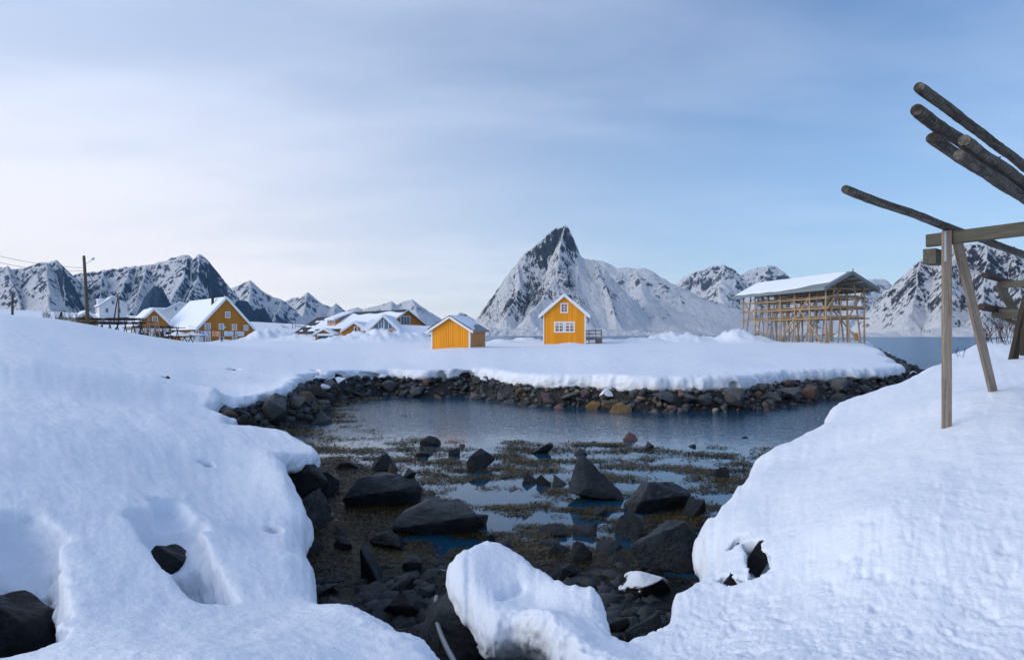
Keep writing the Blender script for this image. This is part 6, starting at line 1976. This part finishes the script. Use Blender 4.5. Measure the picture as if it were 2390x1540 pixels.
def scatter_rocks():
    """smaller loose rocks over the near beach and in the shallows"""
    rr = random.Random(5); g = np.random.default_rng(41)
    n = 6000
    u = g.uniform(690, 1760, n); v = g.uniform(1010, 1600, n)
    d = (H - .1) * F / (v - CV); x = (u - CU) / F * d
    a, l = lp(x, d); e, th = edge_dist(a, l); z = bed_height(a, l)
    ok = (e > .10)
    x, d, z, u, v, e = x[ok], d[ok], z[ok], u[ok], v[ok], e[ok]
    taken = [(o.location.x, o.location.y, max(o.scale.x, o.scale.y) * .8) for o in bpy.data.objects if o.name.startswith('rock') and o.location.y < 24]
    made = 0
    for i in g.permutation(len(x)):
        if made >= 80: break
        near = d[i] < 13.5
        if not near and rr.random() < .80: continue
        r = rr.uniform(.13, .42) * (1.0 if near else .55)
        if any((x[i] - q[0]) ** 2 + (d[i] - q[1]) ** 2 < (.8 * (r + q[2])) ** 2 for q in taken): continue
        taken.append((x[i], d[i], r))
        col = rr.choices(['slate', 'black', 'grey', 'brown'], [5, 5, .5, .3])[0]
        o = rock(rr.choice(BASE[rr.choice(['block', 'slab', 'wedge', 'block'])]), (x[i], d[i], max(z[i], -.05) + r * .1), (r * rr.uniform(.9, 1.3), r * rr.uniform(.8, 1.1), r * rr.uniform(.6, .9)), (rr.uniform(-.4, .4), rr.uniform(-.4, .4), rr.uniform(0, 6.28)), col)
        uu = u[i]
        seg = ('in the shallows ' if d[i] > 15.5 else 'on the weedy shore ' if d[i] > 10.5 else 'in the dark gully ') + ('on the left' if uu < 1000 else 'near the middle' if uu < 1330 else 'on the right')
        ROCKS.append((o, 'fist sized' if r < .15 else 'loose', col, seg)); made += 1
    label_rocks('loose rocks on the shore of the cove')
scatter_rocks()

def gully_stones():
    g = np.random.default_rng(91); rr = random.Random(91)
    n = 5200
    u = g.uniform(680, 1760, n); v = 1090 + 480 * g.random(n)
    d = (H - .12) * F / (v - CV); x = (u - CU) / F * d
    a, l = lp(x, d); e, _ = edge_dist(a, l); z = bed_height(a, l)
    m = fbm(x * .8, d * .8, 2, 3, .6, 121)
    ok = (e > .0) & ((d < 12.6) | (e < .9)) & (m > -.12)
    x, d, z = x[ok], d[ok], z[ok]
    pts = np.array([q.co[:] for q in BASE['block'][1].vertices]); tri = np.array([list(p.vertices) for p in BASE['block'][1].polygons])
    bm = bmesh.new(); bmesh.ops.create_icosphere(bm, subdivisions=1, radius=1.0)
    iv = np.array([q.co[:] for q in bm.verts]); fi = np.array([[q.index for q in p.verts] for p in bm.faces]); bm.free()
    V = []; Fc = []; tone = []; b0 = 0
    for i in range(min(len(x), 750)):
        r = rr.uniform(.04, .15) * (1.3 if rr.random() < .2 else 1)
        jit = 1 + g.uniform(-.45, .45, (len(iv), 1)); c, s = math.cos(i), math.sin(i)
        p = iv * jit * np.array([r * rr.uniform(.8, 1.6), r * rr.uniform(.7, 1.2), r * .75])
        p = np.c_[p[:, 0] * c - p[:, 1] * s, p[:, 0] * s + p[:, 1] * c, p[:, 2]]
        V.append(p + np.array([x[i], d[i], z[i] + r * .1])); Fc.append(fi + b0); b0 += len(iv)
        tone.append(np.full(len(iv), rr.random() * .10))
    o = mesh_np('gully_stones', np.vstack(V), np.vstack(Fc), M['pebbles'], smooth=False, attrs={'tone': np.concatenate(tone)})
    tag(o, 'dark wet cobbles filling the gully between the snow banks', 'stones', kind='stuff')
gully_stones()

def hidden_boulders():
    """bare rock showing inside the hollows of the snow and under its ledges"""
    def b(name_label, u, v, push, r, col='black', sc=(1, 1, 1), shape='block', rot=(.3, .2, .5), k=0, dz=0.0, d=None):
        p = P(u, v, d) if d else Vector(on_snow(u, v, push))
        p.z += dz
        o = rock(BIG[shape][k], p, (r * sc[0], r * sc[1], r * sc[2]), rot, col)
        return tag(o, name_label, 'rock', 'boulders under the snow')
    b('dark boulder face inside the long melt hollow on the left', 388, 1285, .88, .50, sc=(1.0, .7, 1.0), dz=-.40)
    b('black rock deep in the hollow at the bottom left edge', 0, 1440, .95, .66, sc=(1.0, .7, 1.2), dz=-.52)
    b('added black rock darkening the upper small hole, left bank', 479, 1088, .16, .12, dz=-.16)  # rocks in the four small holes are added to make them look dark
    b('added black rock darkening the small hole by the gully rim', 638, 1244, .14, .11, dz=-.14)
    b('rock in the hole highest on the left bank', 547, 866, .7, .36, dz=-.25)
    b('rock showing in the narrow slit on the left slope', 390, 884, .4, .24, sc=(.7, 1, 1.2), dz=-.15)
    b('big black boulder carrying the snow ledge', 708, 1122, 0, .62, sc=(1.0, .9, .75), rot=(0, 0, .4), k=1, dz=-.12, d=13.6)
    b('lichen grey boulder under the snow in the bottom middle', 1085, 1410, 0, .55, col='slate', sc=(.9, 1.0, 1.0), shape='round', k=1, dz=-.28, d=6.7)
    b('hidden stone carrying the snow arm', 1290, 1440, 0, .6, sc=(1.2, .8, .7), dz=-.55, d=6.0)
    b('gnarled dark rock in the gap of the right snow bank', 1775, 1292, .36, .22, sc=(.8, .6, 1.2), rot=(.2, .5, .3), k=2, dz=-.06)
    b('black rock under the scalloped end of the right bank', 1710, 1358, .22, .15, dz=-.06)
    b('rock in the round hole of the right snow bank', 1726, 1275, .24, .12, dz=-.08)
    b('black rock under the broken snow rim below the lodge', 785, 876, .8, .5, sc=(1.4, .7, .7), dz=-.2)
    b('black rock under the snow rim left of the shed', 1085, 872, .8, .6, sc=(1.2, .7, .7), dz=-.2)
hidden_boulders()

# ------------------------------------------------------------------ seaweed
def build_seaweed():
    g = np.random.default_rng(61)
    n = 30000
    u = g.uniform(560, 1960, n); v = 930 + (1500 - 930) * g.random(n) ** 1.25
    d = (H - .02) * F / (v - CV); x = (u - CU) / F * d
    a, l = lp(x, d); e, _ = edge_dist(a, l); z = bed_height(a, l)
    r = np.hypot(x, d)
    m = fbm(x * .55, d * .9, 0, 4, .6, 101) + .5 * fbm(x * 2.1, d * 3.2, 3, 3, .6, 107)
    # more on the near beach, along the left bank and to the right; none in the rippled channel
    bias = np.interp(r, [7, 9.5, 11, 13, 16, 20, 25, 30], [.95, .8, .34, .06, -.08, -.04, -.10, -.5])
    belt = np.exp(-((e - .9) / 1.6) ** 2) * (u < 1010) * .75
    chan = ((r > 25) & (u > 990)) * -1.0 - .22 * np.exp(-((u - 1080) / 150) ** 2 - ((r - 14.5) / 2.6) ** 2)
    keep = (e > .15) & (m + bias + belt + chan > .06)
    x, d, z, r, m = x[keep], d[keep], z[keep], r[keep], m[keep]
    ns = 15
    N = len(x) * ns
    cx = np.repeat(x, ns); cy = np.repeat(d, ns); cz = np.repeat(np.maximum(z, 0.0), ns); cr = np.repeat(r, ns)
    k = cr / 14.0
    rad = .16 * k * np.sqrt(g.random(N)); th = g.uniform(0, 2 * np.pi, N)
    px = cx + rad * np.cos(th) * 1.5; py = cy + rad * np.sin(th)
    L = g.uniform(.04, .15, N) * k; w = g.uniform(.007, .016, N) * k
    yaw = np.repeat(g.uniform(0, 2 * np.pi, len(x)), ns) + g.normal(0, .8, N)
    pz = cz + .004 + g.random(N) * .06 * k * (1 - rad / (.17 * k)) + g.random(N) * .006
    tilt = g.normal(0, .22, N)
    dx = np.cos(yaw) * L; dy = np.sin(yaw) * L; dz = tilt * L
    nx_ = -np.sin(yaw) * w; ny_ = np.cos(yaw) * w
    V = np.empty((N, 4, 3), np.float32)
    for q, (s, t) in enumerate(((-1, -1), (1, -.4), (1, .4), (-1, 1))):
        V[:, q, 0] = px + s * dx * .5 + t * nx_; V[:, q, 1] = py + s * dy * .5 + t * ny_; V[:, q, 2] = np.maximum(pz + s * dz * .5, .003)
    sp = np.interp(r, [9.5, 12.5], [.10, 1.0])      # weed tone is near black on the near shore, olive in the shallows
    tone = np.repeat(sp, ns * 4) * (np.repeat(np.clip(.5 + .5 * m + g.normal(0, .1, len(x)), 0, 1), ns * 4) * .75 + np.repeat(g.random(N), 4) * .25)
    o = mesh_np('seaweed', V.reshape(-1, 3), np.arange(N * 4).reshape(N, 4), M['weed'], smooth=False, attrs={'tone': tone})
    tag(o, 'brown olive seaweed floating and lying in tangled mats over the shallows', 'seaweed', kind='stuff')
def m_weed():
    m, T, b = new_mat('wet_seaweed')
    t = T.n('ShaderNodeAttribute', None, attribute_name='tone').outputs['Fac']
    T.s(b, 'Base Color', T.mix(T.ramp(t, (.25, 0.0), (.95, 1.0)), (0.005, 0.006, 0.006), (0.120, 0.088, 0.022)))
    b.inputs['Roughness'].default_value = .55
    b.inputs['Specular IOR Level'].default_value = .3
    return m
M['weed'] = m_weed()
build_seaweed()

# ------------------------------------------------------------------ bare shrubs, conifers, hose
M['twig'] = m_plain('bare_twigs', (0.05, 0.035, 0.03), 0.85, 0.3)
def shrub(label, base, h, spread, n, seed, r=.012, group='bare shrubs'):
    rr = random.Random(seed); m = MB()
    def grow(p, d, L, rad, lev):
        q = p + d * L * .5 + Vector((rr.uniform(-.06, .06) * L, rr.uniform(-.06, .06) * L, 0)); e = p + d * L
        m.tube([p, q, e], [rad, rad * .8, rad * .55], 4, cap=False)
        if lev > 0:
            for _ in range(rr.randint(2, 3)):
                s = rr.uniform(.35, 1.0); bp = p.lerp(e, s)
                nd = (d + Vector((rr.uniform(-.8, .8), rr.uniform(-.8, .8), rr.uniform(-.1, .6)))).normalized()
                grow(bp, nd, L * rr.uniform(.4, .65), rad * .6, lev - 1)
    for i in range(n):
        a = rr.uniform(0, 6.28); s = rr.uniform(0, spread)
        d = Vector((math.cos(a) * s * .8, math.sin(a) * s * .8, 1)).normalized()
        grow(Vector((math.cos(a) * s * .4 * h, math.sin(a) * s * .4 * h, -.1)), d, h * rr.uniform(.5, .8), r, 3)
    o = m.build('bare_shrub', M['twig']); o.location = base
    return tag(o, label, 'shrub', group)
def build_plants():
    for k, (u, v, d, h, lab) in enumerate(((2312, 800, 27, 1.25, 'leafless shrub on the crest just right of the leaning leg'), (2330, 800, 26, 1.5, 'leafless shrub left of the dark crooked leg, tallest twigs'), (2348, 799, 26, 1.35, 'leafless shrub under the low dark beam'),
                                           (2362, 800, 25, 1.2, 'leafless shrub behind the crooked leg'), (2384, 802, 24, 1.0, 'leafless shrub at the right edge of the frame'), (2296, 803, 27, .7, 'little leafless shrub against the water beside the leaning leg'))):
        shrub(lab, P(u, v, d), h, .55, 6, 200 + k, .014)
    shrub('dry twigs poking from the snow rim near the pine post', P(2244, 826, 23), .35, .9, 5, 301, .007)
    for k in range(9):
        u = 104 + k * 10.5 + (k % 3) * 2
        b = P(u, 744 + k * 1.2, 92 + (k % 2) * 8)
        b.z = max(ground_z(b.x, b.y), b.z - .6)
        shrub(('%s grey shrub in the row behind the crest on the left' % (['leftmost', 'second', 'third', 'fourth', 'fifth', 'sixth', 'seventh', 'eighth', 'rightmost'][k])), b, 1.5 + .3 * (k % 3), .7, 7, 400 + k, .02, 'shrubs behind the crest')
    # dark juniper by the crest
    def conifer(label, base, h, r, seed, n=420, col='needles'):
        rr = np.random.default_rng(seed)
        t = thing('conifer', label, 'tree', base)
        m = MB(); m.tube([(0, 0, -.3), (0, 0, h)], [h * .03, h * .006], 6); m.build('trunk', M['pole_wood'], t)
        s = rr.random(n) ** .8; a = rr.uniform(0, 6.28, n); rad = r * (1 - s) * np.sqrt(rr.random(n)) * (1 + .3 * np.sin(a * 3 + s * 9))
        z = h * (.06 + .94 * s); L = h * .06
        V = []; 
        for i in range(n):
            c = np.array([math.cos(a[i]) * rad[i], math.sin(a[i]) * rad[i], z[i]])
            d = np.array([math.cos(a[i]), math.sin(a[i]), -.5 + rr.normal(0, .3)]); d /= np.linalg.norm(d)
            w = np.cross(d, rr.normal(size=3)); w /= np.linalg.norm(w)
            V += [c - w * L * .3, c + w * L * .3, c + d * L * 1.6]
        o = mesh_np('crown', np.array(V), np.arange(n * 3).reshape(n, 3), M[col], t, smooth=False)
        return t
    M['needles'] = m_plain('dark_needles', (0.012, 0.02, 0.016), 0.85, 0.4)
    b = P(143, 757, 66); conifer('small black juniper on the crest left of the drying rack', b, 1.25, .38, 7)
    for k, (u, h, lab) in enumerate(((2151, 9, 'tallest spruce of the clump on the far shore'), (2158, 5, 'second spruce of the far shore clump, short'), (2164, 4.5, 'third spruce of the far shore clump, short'), (2170, 5.5, 'rightmost spruce of the far shore clump'))):
        b = P(u, 776, 1165); conifer(lab, b, h, h * .3, 30 + k, 260)
    # hose
    m = MB(); pts = [P(1019, 1392, 7.15), P(1015, 1412, 6.95), P(1017, 1440, 6.6), P(1027, 1475, 6.2), P(1042, 1510, 5.8), P(1062, 1548, 5.4), P(1090, 1600, 4.9)]
    sm = []
    for i in range(len(pts) - 1):
        for k in range(6): sm.append(pts[i].lerp(pts[i + 1], k / 6))
    sm.append(pts[-1])
    for _ in range(4): sm = [sm[0]] + [(sm[i - 1] + sm[i] * 2 + sm[i + 1]) / 4 for i in range(1, len(sm) - 1)] + [sm[-1]]
    m.tube(sm, .024, 10)
    M['hose'] = m_plain('grey_hose', (0.16, 0.19, 0.22), 0.4, 0.15)
    tag(m.build('hose', M['hose']), 'grey plastic hose curving out from under the snow at the bottom', 'hose')
    # rough knoll beside the bridge
    M['knoll'] = m_rock('knoll_rock', ((0.05, 0.045, 0.03), (0.12, 0.10, 0.07), (0.35, 0.36, 0.37)), .85, .5)
    me = rock_mesh(901, 'round', 3); me.materials.append(M['knoll'])
    o = bpy.data.objects.new('rock_knoll', me); COL.objects.link(o); o.location = P(681, 783, 215); o.scale = (2.6, 2.4, 2.2)
    tag(o, 'brown rocky knoll under the bridge ramp', 'knoll')
build_plants()
# ------------------------------------------------------------------ air
def build_haze():
    m = bpy.data.materials.new('air'); m.use_nodes = True
    T = NT(m.node_tree)
    v = T.n('ShaderNodeVolumePrincipled', {'Color': (0.45, 0.72, 1.0, 1), 'Density': 0.00003, 'Anisotropy': 0.2})
    T.n('ShaderNodeOutputMaterial', {'Volume': v.outputs[0]})
    b = MB(); b.box(-9500, 9500, -60, 9500, -8, 1200)
    tag(b.build('haze', m), kind='stuff')
build_haze()
